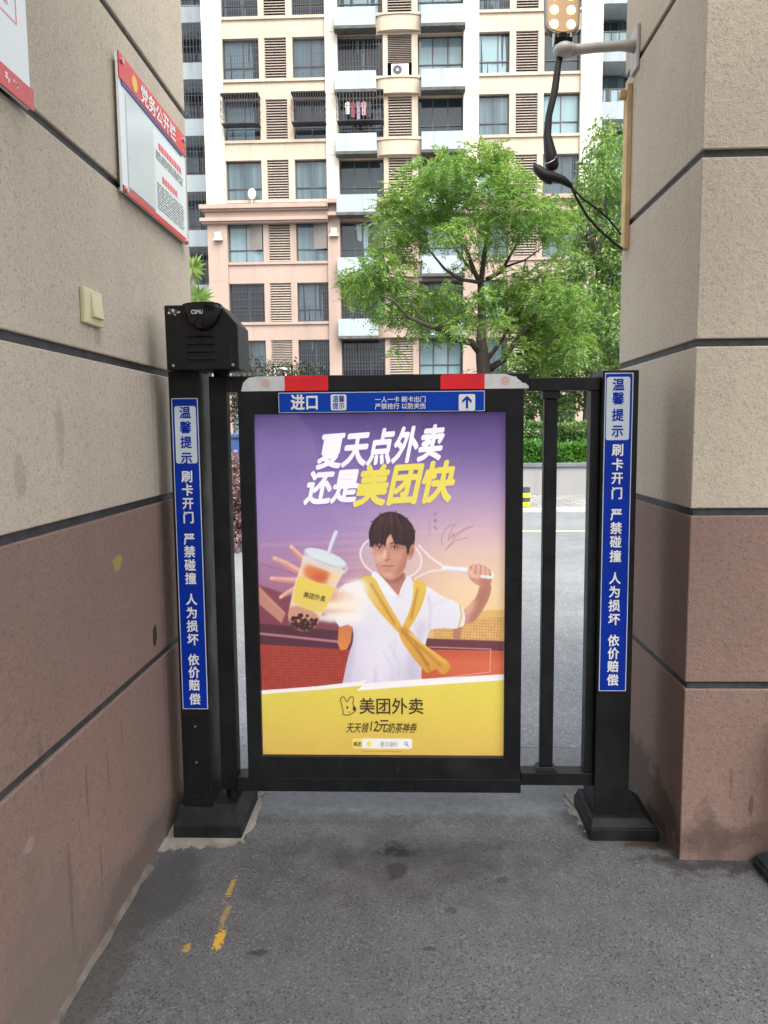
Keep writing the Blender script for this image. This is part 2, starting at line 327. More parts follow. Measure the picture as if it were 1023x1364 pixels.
class MB:
    """collects shapes; build() links them as ONE mesh object"""
    def __init__(s): s.v = []; s.f = []; s.mi = []; s.mats = []
    def m(s, name):
        if name not in s.mats: s.mats.append(name)
        return s.mats.index(name)
    def add(s, vs, fs, mat):
        o = len(s.v); k = s.m(mat)
        s.v += [tuple(map(float, p)) for p in vs]
        for f in fs: s.f.append([i + o for i in f]); s.mi.append(k)
        return s
    def box(s, x0, x1, y0, y1, z0, z1, mat):
        x0, x1 = sorted((x0, x1)); y0, y1 = sorted((y0, y1)); z0, z1 = sorted((z0, z1))
        vs = [(x, y, z) for z in (z0, z1) for y in (y0, y1) for x in (x0, x1)]
        return s.add(vs, [(0, 2, 3, 1), (4, 5, 7, 6), (0, 1, 5, 4), (2, 6, 7, 3), (0, 4, 6, 2), (1, 3, 7, 5)], mat)
    def prism_y(s, pts, y0, y1, mat):
        """outline of (x, z) points, extruded from y0 (front) to y1"""
        a = sum(pts[i][0] * pts[(i + 1) % len(pts)][1] - pts[(i + 1) % len(pts)][0] * pts[i][1] for i in range(len(pts)))
        if a < 0: pts = pts[::-1]
        n = len(pts); vs = [(p[0], y0, p[1]) for p in pts] + [(p[0], y1, p[1]) for p in pts]
        fs = [tuple(range(n)), tuple(range(2 * n - 1, n - 1, -1))] + [(i, i + n, (i + 1) % n + n, (i + 1) % n) for i in range(n)]
        return s.add(vs, fs, mat)
    def prism_z(s, pts, z0, z1, mat):
        a = sum(pts[i][0] * pts[(i + 1) % len(pts)][1] - pts[(i + 1) % len(pts)][0] * pts[i][1] for i in range(len(pts)))
        if a < 0: pts = pts[::-1]
        n = len(pts); vs = [(p[0], p[1], z0) for p in pts] + [(p[0], p[1], z1) for p in pts]
        fs = [tuple(range(n - 1, -1, -1)), tuple(range(n, 2 * n))] + [(i, (i + 1) % n, (i + 1) % n + n, i + n) for i in range(n)]
        return s.add(vs, fs, mat)
    def frustum(s, r0, z0, r1, z1, mat):
        (a, b, c, d), (e, f, g, h) = r0, r1
        vs = [(a, c, z0), (b, c, z0), (b, d, z0), (a, d, z0), (e, g, z1), (f, g, z1), (f, h, z1), (e, h, z1)]
        return s.add(vs, [(3, 2, 1, 0), (4, 5, 6, 7), (0, 1, 5, 4), (1, 2, 6, 5), (2, 3, 7, 6), (3, 0, 4, 7)], mat)
    def tube(s, pts, rad, mat, seg=10, cap=True):
        pts = [Vector(p) for p in pts]; n = len(pts)
        rad = rad if hasattr(rad, '__len__') else [rad] * n
        vs = []; prev = None
        for i, p in enumerate(pts):
            t = (pts[min(i + 1, n - 1)] - pts[max(i - 1, 0)]).normalized()
            u = (prev - t * prev.dot(t)) if prev else (t.orthogonal())
            if u.length < 1e-5: u = t.orthogonal()
            u.normalize(); prev = u; v = t.cross(u)
            for k in range(seg):
                a = 2 * math.pi * k / seg; vs.append(p + (u * math.cos(a) + v * math.sin(a)) * rad[i])
        fs = [(i * seg + k, i * seg + (k + 1) % seg, (i + 1) * seg + (k + 1) % seg, (i + 1) * seg + k) for i in range(n - 1) for k in range(seg)]
        if cap: fs += [tuple(range(seg - 1, -1, -1)), tuple((n - 1) * seg + k for k in range(seg))]
        return s.add(vs, fs, mat)
    def ball(s, c, r, mat, seg=12, rings=8):
        rx, ry, rz = r if hasattr(r, '__len__') else (r, r, r)
        vs = [(c[0], c[1], c[2] + rz)]
        for i in range(1, rings):
            ph = math.pi * i / rings
            for k in range(seg):
                a = 2 * math.pi * k / seg
                vs.append((c[0] + rx * math.sin(ph) * math.cos(a), c[1] + ry * math.sin(ph) * math.sin(a), c[2] + rz * math.cos(ph)))
        vs.append((c[0], c[1], c[2] - rz)); e = len(vs) - 1
        fs = [(0, 1 + k, 1 + (k + 1) % seg) for k in range(seg)]
        for i in range(rings - 2):
            for k in range(seg):
                a = 1 + i * seg + k; b = 1 + i * seg + (k + 1) % seg
                fs.append((a, a + seg, b + seg, b))
        fs += [(e, 1 + (rings - 2) * seg + (k + 1) % seg, 1 + (rings - 2) * seg + k) for k in range(seg)]
        return s.add(vs, fs, mat)
    def build(s, name, parent=None, bevel=0.0, smooth=False):
        me = bpy.data.meshes.new(name); me.from_pydata(s.v, [], s.f)
        for mname in s.mats: me.materials.append(MAT[mname])
        me.polygons.foreach_set('material_index', s.mi)
        if smooth: me.polygons.foreach_set('use_smooth', [True] * len(s.f))
        me.update()
        o = bpy.data.objects.new(name, me); link(o, parent)
        if parent:
            o.matrix_parent_inverse = Matrix.Translation(-Vector(parent_origin(parent)))
        if bevel:
            b = o.modifiers.new('bevel', 'BEVEL'); b.width = bevel; b.segments = 2; b.limit_method = 'ANGLE'; b.angle_limit = R(40)
            b.harden_normals = False
        return o

def parent_origin(p):
    o = Vector((0, 0, 0))
    while p is not None:
        o = o + p.location if p.matrix_parent_inverse == Matrix.Identity(4) else o + p.location + p.matrix_parent_inverse.translation
        p = p.parent
    return o

def fast_mesh(name, V, F, mat, parent=None, smooth=False):
    """numpy verts (n,3), quads (m,4)"""
    me = bpy.data.meshes.new(name); V = np.asarray(V, np.float32); F = np.asarray(F, np.int32)
    me.vertices.add(len(V)); me.vertices.foreach_set('co', V.ravel())
    k = F.shape[1]
    me.loops.add(F.size); me.loops.foreach_set('vertex_index', F.ravel())
    me.polygons.add(len(F)); me.polygons.foreach_set('loop_start', np.arange(0, F.size, k, dtype=np.int32))
    me.update(calc_edges=True); me.materials.append(MAT[mat])
    if smooth: me.polygons.foreach_set('use_smooth', np.ones(len(F), bool))
    o = bpy.data.objects.new(name, me); link(o, parent)
    if parent: o.matrix_parent_inverse = Matrix.Translation(-Vector(parent_origin(parent)))
    return o

_glyph = {}
def glyph(text, bold=0.0):
    key = (text, bold)
    if key not in _glyph:
        c = bpy.data.curves.new('glyph', 'FONT'); c.body = text; c.size = 1; c.offset = bold; c.resolution_u = 3
        ob = bpy.data.objects.new('glyph', c); C.objects.link(ob)
        bpy.context.view_layer.update()
        me = bpy.data.meshes.new_from_object(ob.evaluated_get(bpy.context.evaluated_depsgraph_get()))
        vs = [(v.co.x, v.co.y) for v in me.vertices]; fs = [tuple(p.vertices) for p in me.polygons]
        bpy.data.objects.remove(ob); bpy.data.curves.remove(c); bpy.data.meshes.remove(me)
        _glyph[key] = (vs, fs)
    return _glyph[key]

def put_text(mb, text, cx, cz, w, h, y, mat, bold=0.02, shear=0.0, rot=0.0, frame=None):
    """text whose em box (n x 1) is fitted to w x h centred at (cx, cz) on the plane at depth y facing -Y;
    frame maps (x, y, z) elsewhere"""
    vs, fs = glyph(text); n = max(1e-6, max(v[0] for v in vs)) if any(ord(ch) < 256 for ch in text) else len(text)
    ca, sa = math.cos(rot), math.sin(rot)
    offs = [(0, 0)] + ([(math.cos(q * math.pi / 4), math.sin(q * math.pi / 4)) for q in range(8)] if bold else [])
    for q, (ox, oz) in enumerate(offs):                     # heavier weight: the same outline struck nine times
        out = []
        for (x, z) in vs:
            u = ((x + ox * bold) / n - 0.5) * w; v = (z + oz * bold - 0.365) * h / 0.9; u += shear * v
            p = (cx + u * ca - v * sa, y - q * 2.0e-5, cz + u * sa + v * ca)
            out.append(frame(p) if frame else p)
        mb.add(out, fs, mat)

def rrect(x0, x1, z0, z1, r, k=4):
    pts = []
    for cx, cz, a0 in ((x1 - r, z1 - r, 0), (x0 + r, z1 - r, 90), (x0 + r, z0 + r, 180), (x1 - r, z0 + r, 270)):
        for i in range(k + 1):
            a = R(a0 + 90 * i / k); pts.append((cx + r * math.cos(a), cz + r * math.sin(a)))
    return pts
POSTER_GLOW = 0.27

# ================================================================== SETTING: ground, road, pavement
def sheet(name, x0, x1, y0, y1, z, mat):
    mb = MB(); mb.add([(x0, y0, z), (x1, y0, z), (x1, y1, z), (x0, y1, z)], [(0, 1, 2, 3)], mat)
    return tag(mb.build(name), kind='structure')
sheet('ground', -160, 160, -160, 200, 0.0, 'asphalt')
mb = MB()
mb.add([(-60, 3.545, 0.0012), (60, 3.545, 0.0012), (60, 14.1, 0.004), (-60, 14.1, 0.004)], [(0, 1, 2, 3)], 'road_asphalt'); tag(mb.build('road'), kind='structure')
tag(sheet('road_marking', -40, 40, 11.36, 11.50, 0.008, 'road_line_yellow'), kind='structure')
mb = MB(); mb.box(-40, 40, 14.1, 14.28, 0, 0.075, 'kerb_stone'); tag(mb.build('kerb', bevel=0.01), kind='structure')
mb = MB(); mb.box(-40, 40, 14.28, 17.2, -0.1, 0.07, 'pavers'); tag(mb.build('pavement'), kind='structure')

def ragged(pts, amp, n=7):
    out = []; N = len(pts)
    for i in range(N):
        a, b = Vector((*pts[i], 0)), Vector((*pts[(i + 1) % N], 0))
        for k in range(n):
            p = a.lerp(b, k / n); out.append((p.x + random.uniform(-amp, amp), p.y + random.uniform(-amp, amp)))
    return out
mb = MB()
mb.prism_z(ragged([(-0.917, 2.610), (-0.80, 2.632), (-0.68, 2.640), (-0.615, 2.685), (-0.615, 3.05), (-0.917, 3.05)], 0.013, 9), -0.01, 0.006, 'concrete')
mb.prism_z(ragged([(0.655, 2.725), (0.70, 2.73), (0.70, 3.08), (0.622, 3.06), (0.612, 2.95), (0.632, 2.85)], 0.012, 8), -0.01, 0.006, 'concrete')
tag(mb.build('concrete_footing'), kind='structure')
mb = MB()
mb.add([(-0.9195, -1.4 + k * 0.1, 0.016) for k in range(40)] + [(-0.900 + random.uniform(-0.012, 0.008), -1.4 + k * 0.1, 0.003) for k in range(40)], [(k, k + 40, k + 41, k + 1) for k in range(39)], 'dirt_strip')
tag(mb.build('ground_strip'), kind='structure')

# ================================================================== PASSAGE WALLS
def grooved_wall(name, x0, x1, y0, y1, grooves, zsplit, ztop, label, ins=0.010, gh=0.0125):
    root = empty(name, label, 'wall', ((x0 + x1) / 2, (y0 + y1) / 2, 0))
    up, lo, gr = MB(), MB(), MB()
    z = -0.05
    for g in grooves + [None]:
        zt = ztop if g is None else g - gh
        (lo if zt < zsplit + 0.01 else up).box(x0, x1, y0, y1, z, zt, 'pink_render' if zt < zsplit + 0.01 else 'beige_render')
        if g is not None:
            gr.box(x0 + ins, x1 - ins, y0 + ins, y1 - ins, g - gh, g + gh, 'groove'); z = g + gh
    lo.build('lower_render', root, bevel=0.004); up.build('upper_render', root, bevel=0.004); gr.build('groove_line', root)
    return root
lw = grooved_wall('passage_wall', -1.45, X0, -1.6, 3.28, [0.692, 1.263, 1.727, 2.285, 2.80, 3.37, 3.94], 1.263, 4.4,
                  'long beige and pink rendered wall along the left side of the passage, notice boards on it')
mb = MB(); hp = [(2.66 + 0.022 * math.cos(a) * random.uniform(0.7, 1.1), 0.785 + 0.040 * math.sin(a) * random.uniform(0.75, 1.1)) for a in [i * math.pi / 7 for i in range(14)]]
mb.add([(X0 + 0.0025, y, z) for y, z in hp] + [(X0 + 0.0025, 2.66, 0.785)], [tuple(range(13, -1, -1))], 'hole_dark')
mb.build('chipped_hole', lw)
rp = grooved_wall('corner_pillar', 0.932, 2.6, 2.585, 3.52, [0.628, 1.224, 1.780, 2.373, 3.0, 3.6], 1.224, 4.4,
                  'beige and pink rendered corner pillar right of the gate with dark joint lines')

rf = empty('added_shade_roof', 'unseen roof slab added over the passage to hold back the sky light', 'roof', (0.5, 1.2, 4.4))
mb = MB(); mb.box(-1.6, 2.75, -1.7, 1.25, 4.403, 4.62, 'concrete'); mb.build('added_shade_slab', rf, bevel=0.01)  # out of view, added to keep sky light off the passage

# --- notice board on the left wall
def on_left(x_off):
    """maps (u along +Y, ., z) of left-wall text onto the wall; reads left to right seen from +X (towards +Y)"""
    return lambda p: (X0 + x_off - p[1], p[0], p[2])
nb = empty('notice_board', 'red topped white notice board with a document sleeve', 'notice board', (X0, 2.91, 2.28))
Y0b, Y1b, Zb0, Zb1 = 2.479, 3.186, 2.262, 2.678
mb = MB(); mb.box(X0 + 0.012, X0 + 0.020, Y0b, Y1b, Zb0, Zb1, 'board_white'); mb.build('board_panel', nb)
mb = MB(); mb.box(X0 + 0.0203, X0 + 0.024, Y0b, Y1b, 2.603, Zb1 + 0.002, 'board_red')
mb.box(X0 + 0.0203, X0 + 0.024, Y0b + 0.02, Y1b - 0.05, 2.590, 2.601, 'board_navy'); hd = mb.build('header_strip', nb)
mb = MB(); put_text(mb, '党务公开栏', 2.863, 2.638, 0.39, 0.056, 0, 'sign_white', 0.02, frame=on_left(0.0252)); mb.build('lettering', hd)
mb = MB(); mb.prism_y([(2.615 + 0.025 * math.cos(a), 2.638 + 0.025 * math.sin(a)) for a in [i * math.pi / 8 for i in range(16)]], 0, 0.001, 'emblem_yellow')
mb.v = [(X0 + 0.0252 - p[1], p[0], p[2]) for p in mb.v]; mb.build('emblem', hd)
mb = MB(); mb.box(X0 + 0.0203, X0 + 0.024, Y0b, Y1b, Zb0 - 0.002, 2.280, 'board_red'); mb.build('bottom_strip', nb)
mb = MB(); mb.box(X0 + 0.021, X0 + 0.0245, 2.532, 2.79, 2.287, 2.577, 'plastic_sleeve'); mb.build('document_sleeve', nb)
mb = MB()
for i, z in enumerate([2.518, 2.411]):
    for k in range(9 if i == 0 else 6):
        y = 2.854 + k * 0.031 + (0.03 if i else 0); mb.box(X0 + 0.0205, X0 + 0.0212, y, y + 0.022, z, z + 0.022, 'ink_red')
for r in range(14):
    z = 2.502 - r * 0.0083 if r < 4 else 2.392 - (r - 4) * 0.0095
    y = 2.82
    while y < 3.137:
        l = random.uniform(0.02, 0.07); mb.box(X0 + 0.0205, X0 + 0.0212, y, min(y + l, 3.142), z, z + 0.0032, 'ink_grey'); y += l + random.uniform(0.006, 0.014)
mb.build('printed_rows', nb)
for y, z in ((Y0b + 0.025, Zb1 - 0.018), (Y1b - 0.025, Zb1 - 0.018), (Y0b + 0.02, Zb0 + 0.008), (Y1b - 0.02, Zb0 + 0.008)):
    mb = MB(); mb.tube([(X0, y, z), (X0 + 0.030, y, z)], 0.009, 'screw', 12); mb.build('standoff_screw', nb)

# --- second board, cut by the frame
sb = empty('notice_board', 'white notice board with a red bottom strip, nearest the viewer at upper left', 'notice board', (X0, 1.5, 2.29))
mb = MB(); mb.box(X0 + 0.012, X0 + 0.022, 1.15, 1.888, 2.270, 3.05, 'board_white'); mb.build('board_panel', sb)
mb = MB(); mb.box(X0 + 0.0223, X0 + 0.026, 1.15, 1.896, 2.268, 2.316, 'board_red'); fs = mb.build('bottom_strip', sb)
mb = MB()
for k in range(11):
    y = 1.35 + k * 0.045
    for q in range(5):
        yy, zz = y + random.uniform(0, 0.024), 2.283 + random.uniform(0, 0.016)
        mb.box(X0 + 0.0262, X0 + 0.0268, yy, yy + random.uniform(0.004, 0.012), zz, zz + random.uniform(0.003, 0.006), 'sign_white')
mb.build('lettering', fs)
mb = MB()
for a, b, c, d in ((1.25, 1.84, 2.435, 2.439), (1.25, 1.84, 2.57, 2.574), (1.836, 1.84, 2.439, 2.57)):
    mb.box(X0 + 0.0223, X0 + 0.0229, a, b, c, d, 'ink_pale_red')
for r in range(3):
    for k in range(16):
        y, z = 1.27 + k * 0.034, 2.46 + r * 0.034; mb.box(X0 + 0.0223, X0 + 0.0229, y, y + 0.022, z, z + 0.018, 'ink_pale_red')
mb.tube([(X0 + 0.023, 1.74, 2.63), (X0 + 0.023, 1.78, 2.58), (X0 + 0.023, 1.81, 2.61)], 0.008, 'ink_red', 6)
mb.tube([(X0 + 0.023, 1.70, 2.67), (X0 + 0.023, 1.80, 2.575)], 0.006, 'ink_red', 6)
mb.tube([(X0 + 0.023, 1.64, 2.385), (X0 + 0.023, 1.70, 2.397), (X0 + 0.023, 1.74, 2.377)], 0.005, 'ink_pale_red', 6)
mb.build('printed_rows', sb)

# --- switch plate
sw = empty('wall_switch', 'cream plastic switch plate on the left wall below the notice boards', 'switch', (X0, 2.22, 1.815))
mb = MB(); mb.box(X0, X0 + 0.014, 2.160, 2.290, 1.812, 1.912, 'cream_plastic'); mb.build('cover_plate', sw, bevel=0.004)
mb = MB(); mb.add([(X0 + 0.0143, 2.205, 1.832), (X0 + 0.0143, 2.278, 1.832), (X0 + 0.0143, 2.278, 1.900), (X0 + 0.0143, 2.205, 1.900),
                   (X0 + 0.024, 2.207, 1.834), (X0 + 0.024, 2.276, 1.834), (X0 + 0.017, 2.276, 1.898), (X0 + 0.017, 2.207, 1.898)],
                  [(3, 2, 1, 0), (4, 5, 6, 7), (0, 1, 5, 4), (1, 2, 6, 5), (2, 3, 7, 6), (3, 0, 4, 7)], 'cream_plastic'); mb.build('rocker', sw, bevel=0.002)

# --- board seen edge-on on the right pillar
wb = empty('wooden_strip', 'narrow pale wooden strip on the far edge of the right pillar below the lamp', 'wooden strip', (0.92, 3.44, 2.27))
mb = MB(); mb.box(0.911, 0.9315, 3.40, 3.46, 2.268, 2.935, 'wood'); mb.build('strip', wb, bevel=0.002)
mb = MB(); mb.box(0.886, 0.9105, 3.41, 3.45, 2.885, 2.915, 'wood'); mb.build('hook_block', wb, bevel=0.003)

# ================================================================== LAMP ON ITS BRACKET
lp = empty('wall_lamp', 'lit amber LED street lamp on a white arm fixed high on the right pillar', 'lamp', (0.93, 3.35, 3.03))
mb = MB()
mb.box(0.918, 0.931, 3.305, 3.40, 2.955, 3.125, 'bracket_white'); mb.build('wall_plate', lp, bevel=0.004)
mb = MB(); mb.tube([(0.922, 3.34, 3.05), (0.87, 3.34, 3.055), (0.76, 3.335, 3.048), (0.70, 3.33, 3.040), (0.655, 3.325, 3.034)], [0.026, 0.021, 0.0205, 0.021, 0.026], 'bracket_white', 14)
for q, p in enumerate(mb.v): mb.v[q] = (p[0], p[1], 3.045 + (p[2] - 3.045) * 0.95)
mb.build('arm', lp, smooth=True)
mb = MB(); mb.ball((0.632, 3.325, 3.035), (0.046, 0.046, 0.030), 'bracket_white', 18, 10); mb.build('joint', lp, smooth=True)
mb = MB()
mb.tube([(0.622, 3.325, 3.05), (0.622, 3.32, 3.095)], 0.022, 'gloss_black', 12); mb.box(0.59, 0.66, 3.30, 3.325, 3.06, 3.075, 'gloss_black')
mb.tube([(0.59, 3.325, 3.05), (0.59, 3.325, 3.10)], 0.006, 'screw', 8); mb.tube([(0.658, 3.325, 3.05), (0.658, 3.325, 3.10)], 0.006, 'screw', 8); mb.build('clamp', lp)
n = NT('amber_panel'); n.base((0.08, 0.032, 0.004)); n.set(Roughness=0.4); n.b.inputs['Emission Color'].default_value = (1.0, 0.48, 0.06, 1); n.b.inputs['Emission Strength'].default_value = 0.11; MAT['amber_panel'] = n.m
n = NT('led'); n.b.inputs['Emission Color'].default_value = (1.0, 0.78, 0.20, 1); n.b.inputs['Emission Strength'].default_value = 1.3; n.base((0.9, 0.85, 0.7)); MAT['led'] = n.m
simple('lamp_grey', (0.10, 0.085, 0.06), 0.4, 0.1)
TILT = Matrix.Translation((0.622, 3.318, 3.095)) @ Matrix.Rotation(R(-24), 4, 'X') @ Matrix.Rotation(R(4), 4, 'Y')
def tilted(mb):
    mb.v = [tuple(TILT @ Vector(p)) for p in mb.v]; return mb
def head_outline(i):
    pts = []
    for a in range(0, 181, 15): pts.append((-(0.070 - i) * math.cos(R(a)) * (1.0), 0.058 - (0.058 - i) * math.sin(R(a))))
    return pts[::1] + [(0.076 - i, 0.34 - i), (-0.076 + i, 0.34 - i)]
mb = MB(); mb.prism_y(head_outline(0.0), 0.0, 0.028, 'lamp_grey'); tilted(mb).build('lamp_housing', lp, bevel=0.004)
mb = MB(); mb.prism_y(head_outline(0.010), -0.003, -0.0005, 'amber_panel'); tilted(mb).build('light_panel', lp)
for i in range(4):
    for sx in (-0.034, 0.034):
        mb = MB(); mb.ball((sx, -0.005, 0.046 + i * 0.078), (0.018, 0.010, 0.023), 'led', 14, 8); tilted(mb).build('led_lens', lp, smooth=True)

def P3(x, y, Y): a, b = at(x, y, Y); return (a, Y, b)
cb = empty('power_cable', 'black taped cable drooping from the lamp arm to the right pillar', 'cable', (0.6, 3.3, 3.0))
mb = MB()
mb.tube([P3(747, 66, 3.33), P3(743, 90, 3.33), P3(739, 120, 3.32), P3(731, 155, 3.32), P3(729, 180, 3.32), P3(733, 205, 3.32), P3(736, 222, 3.32), P3(738, 227, 3.32)],
        [0.014, 0.014, 0.015, 0.014, 0.0165, 0.026, 0.028, 0.016], 'rubber', 12)
mb.build('taped_drop', cb, smooth=True)
mb = MB(); mb.tube([P3(711, 219, 3.30), P3(715, 224, 3.30), P3(724, 233, 3.30), P3(738, 236, 3.30), P3(750, 240, 3.30), P3(761, 248, 3.30)], [0.006, 0.018, 0.023, 0.020, 0.017, 0.010], 'rubber', 12)
mb.tube([P3(724, 238, 3.305), P3(733, 242, 3.305), P3(738, 238, 3.305)], [0.012, 0.013, 0.008], 'rubber', 8)
mb.build('taped_splice', cb, smooth=True)
mb = MB(); mb.tube([P3(760, 246, 3.30), P3(768, 264, 3.32), P3(782, 288, 3.34), P3(800, 308, 3.37), P3(816, 322, 3.40), P3(829, 332, 3.43)], 0.0058, 'rubber', 8); mb.build('lead', cb, smooth=True)
mb = MB(); mb.tube([P3(760, 248, 3.30), P3(775, 264, 3.32), P3(795, 278, 3.34), P3(811, 292, 3.37), P3(827, 312, 3.43)], 0.0042, 'rubber', 8); mb.build('lead', cb, smooth=True)
mb = MB(); mb.tube([P3(725, 218, 3.288), P3(731, 217, 3.282), P3(738, 213, 3.285), P3(741, 208, 3.295)], 0.0022, 'screw', 6); mb.build('wire_tie', cb, smooth=True)

# ================================================================== GATE POSTS
def sticker(root, x0, x1, z0, z1, y, wx0, wx1, wz0, wz1, rows, lean=0.0):
    mb = MB(); mb.prism_y(rrect(x0, x1, z0, z1, 0.003), y, y + 0.0015, 'sign_pale')
    mb.prism_y(rrect(x0 + 0.003, x1 - 0.003, z0 + 0.003, z1 - 0.003, 0.002), y - 0.0006, y - 0.0001, 'sticker_blue')
    st = mb.build('warning_sticker', root)
    mb = MB(); mb.prism_y(rrect(wx0, wx1, wz0, wz1, 0.008), y - 0.0014, y - 0.0008, 'sign_pale'); mb.build('white_field', st)
    for g in range(0, 20, 4):
        mb = MB()
        for k in range(g, g + 4):
            ch, py = rows[k]; X, Z = at(511, py, y); cx = (wx0 + wx1) / 2 if k < 4 else (x0 + x1) / 2
            put_text(mb, ch, cx, Z, 0.0425, 0.0405, y - 0.0020, 'sticker_blue' if k < 4 else 'sign_white', 0.026)
        mb.build('lettering', st)
TXT = '温馨提示刷卡开门严禁碰撞人为损坏依价赔偿'

gp = empty('gate_post', 'black left gate post with a slant topped motor box and blue warning sticker', 'gate post', (-0.8, 2.83, 0))
mb = MB(); mb.box(-0.862, -0.752, 2.742, 2.93, 0.10, 1.722, 'black_metal'); mb.build('upright', gp, bevel=0.004)
mb = MB(); mb.box(-0.853, -0.762, 2.7405, 2.742, 0.135, 0.445, 'black_metal')
mb.build('access_plate', gp)
for z in (0.415, 0.275):
    mb = MB(); mb.tube([(-0.808, 2.7385, z), (-0.808, 2.7408, z)], 0.004, 'screw', 10); mb.build('screw', gp)
mb = MB(); mb.box(-0.890, -0.635, 2.690, 3.00, 0.0, 0.052, 'dusty_metal')
mb.frustum((-0.890, -0.635, 2.690, 3.00), 0.052, (-0.882, -0.662, 2.752, 2.97), 0.108, 'dusty_metal'); mb.build('base_block', gp, bevel=0.004)
sticker(gp, -0.852, -0.757, 0.482, 1.626, 2.7385, -0.842, -0.765, 1.394, 1.598,
        list(zip(TXT, (547, 567, 587, 608, 633, 651, 669, 688, 717, 734, 752, 770, 798, 816, 834, 852, 879, 896, 913, 932))), 0.0)
H = [(-0.848, 1.941), (-0.652, 1.941), (-0.594, 1.873), (-0.592, 1.720), (-0.846, 1.720)]
mb = MB(); mb.prism_y(H, 2.682, 2.86, 'black_metal'); hb = mb.build('motor_box', gp, bevel=0.004)
for z in (1.833, 1.808, 1.782, 1.756):
    mb = MB(); mb.add([(-0.772, 2.6815, z - 0.003), (-0.674, 2.6815, z - 0.003), (-0.676, 2.6755, z), (-0.772, 2.6755, z), (-0.772, 2.6815, z + 0.0045), (-0.676, 2.6815, z + 0.0045)],
                      [(0, 1, 2, 3), (3, 2, 5, 4), (1, 5, 2), (0, 3, 4)], 'black_metal')
    mb.build('vent_slot', hb)
for x, z in ((-0.822, 1.736), (-0.613, 1.736)):
    mb = MB(); mb.tube([(x, 2.6785, z), (x, 2.6825, z)], 0.0050, 'screw', 10); mb.build('screw', hb)
mb = MB()
for q in range(14):
    a = random.uniform(0, 6.28); r = random.random() ** 0.5
    x, z = -0.815 + 0.020 * r * math.cos(a), 1.917 + 0.014 * r * math.sin(a)
    mb.prism_y([(x + random.uniform(0.003, 0.007) * math.cos(t), z + random.uniform(0.003, 0.006) * math.sin(t)) for t in [i * 1.256 for i in range(5)]], 2.6812 - q * 1e-5, 2.6818, 'tape_white' if q % 3 == 0 else 'lamp_grey')
mb.build('worn_patch', hb)
mb = MB(); n_ = 22; vs = []; prof = []
for i in range(9):
    t = i / 8; prof.append((math.cos(t * math.pi / 2), math.sin(t * math.pi / 2)))
for i, (cr, sr) in enumerate(prof):
    for k in range(n_ + 1):
        a = math.pi + math.pi * k / n_
        vs.append((-0.712 + 0.066 * cr * math.cos(a), 2.680 - 0.040 * sr, 1.938 + 0.086 * cr * math.sin(a)))
fsx = [(i * (n_ + 1) + k, (i + 1) * (n_ + 1) + k, (i + 1) * (n_ + 1) + k + 1, i * (n_ + 1) + k + 1) for i in range(8) for k in range(n_)]
top = [i * (n_ + 1) for i in range(9)] + [i * (n_ + 1) + n_ for i in range(7, -1, -1)]
mb.add(vs, [f[::-1] for f in fsx] + [tuple(top)], 'gloss_black')
mb.prism_y([(-0.712 + 0.066 * math.cos(a), 1.938 + 0.010 * math.sin(a)) for a in [i * math.pi / 12 for i in range(13)]], 2.66, 2.70, 'gloss_black')
fr = mb.build('card_reader', gp, smooth=False)
mb = MB(); put_text(mb, 'CSMU', -0.722, 1.911, 0.040, 0.017, 2.6370, 'sign_pale', 0.02); mb.build('lettering', fr)

gr_ = empty('gate_post', 'plain black square gate post beside the right pillar with a blue warning sticker', 'gate post', (0.737, 2.84, 0))
mb = MB(); mb.box(0.674, 0.800, 2.752, 2.93, 0.07, 1.708, 'black_metal'); mb.build('upright', gr_, bevel=0.004)
mb = MB(); mb.box(0.648, 0.902, 2.705, 2.985, 0.0, 0.046, 'dusty_metal'); mb.frustum((0.652, 0.898, 2.709, 2.98), 0.046, (0.660, 0.86, 2.728, 2.965), 0.078, 'dusty_metal'); mb.build('base_block', gr_, bevel=0.004)
sticker(gr_, 0.681, 0.779, 0.552, 1.698, 2.7485, 0.687, 0.768, 1.464, 1.684,
        list(zip(TXT, (516, 534, 556, 577, 602, 621, 639, 659, 687, 705, 723, 742, 771, 789, 807, 825, 853, 870, 887, 905))), 0.0)
mb = MB(); mb.box(0.664, 0.6745, 2.78, 2.81, 0.83, 0.875, 'black_metal'); mb.build('latch', gr_, bevel=0.002)

np_ = empty('bollard', 'dark slate painted post base at the right edge in front of the pillar', 'post', (1.28, 2.45, 0))
mb = MB(); mb.box(1.175, 1.42, 2.33, 2.57, 0.0, 0.03, 'slate_paint'); mb.frustum((1.175, 1.42, 2.33, 2.57), 0.03, (1.21, 1.39, 2.37, 2.54), 0.065, 'slate_paint'); mb.build('base_block', np_, bevel=0.012)
mb = MB(); mb.box(1.29, 1.37, 2.42, 2.51, 0.06, 0.60, 'black_metal'); mb.build('upright', np_, bevel=0.004)

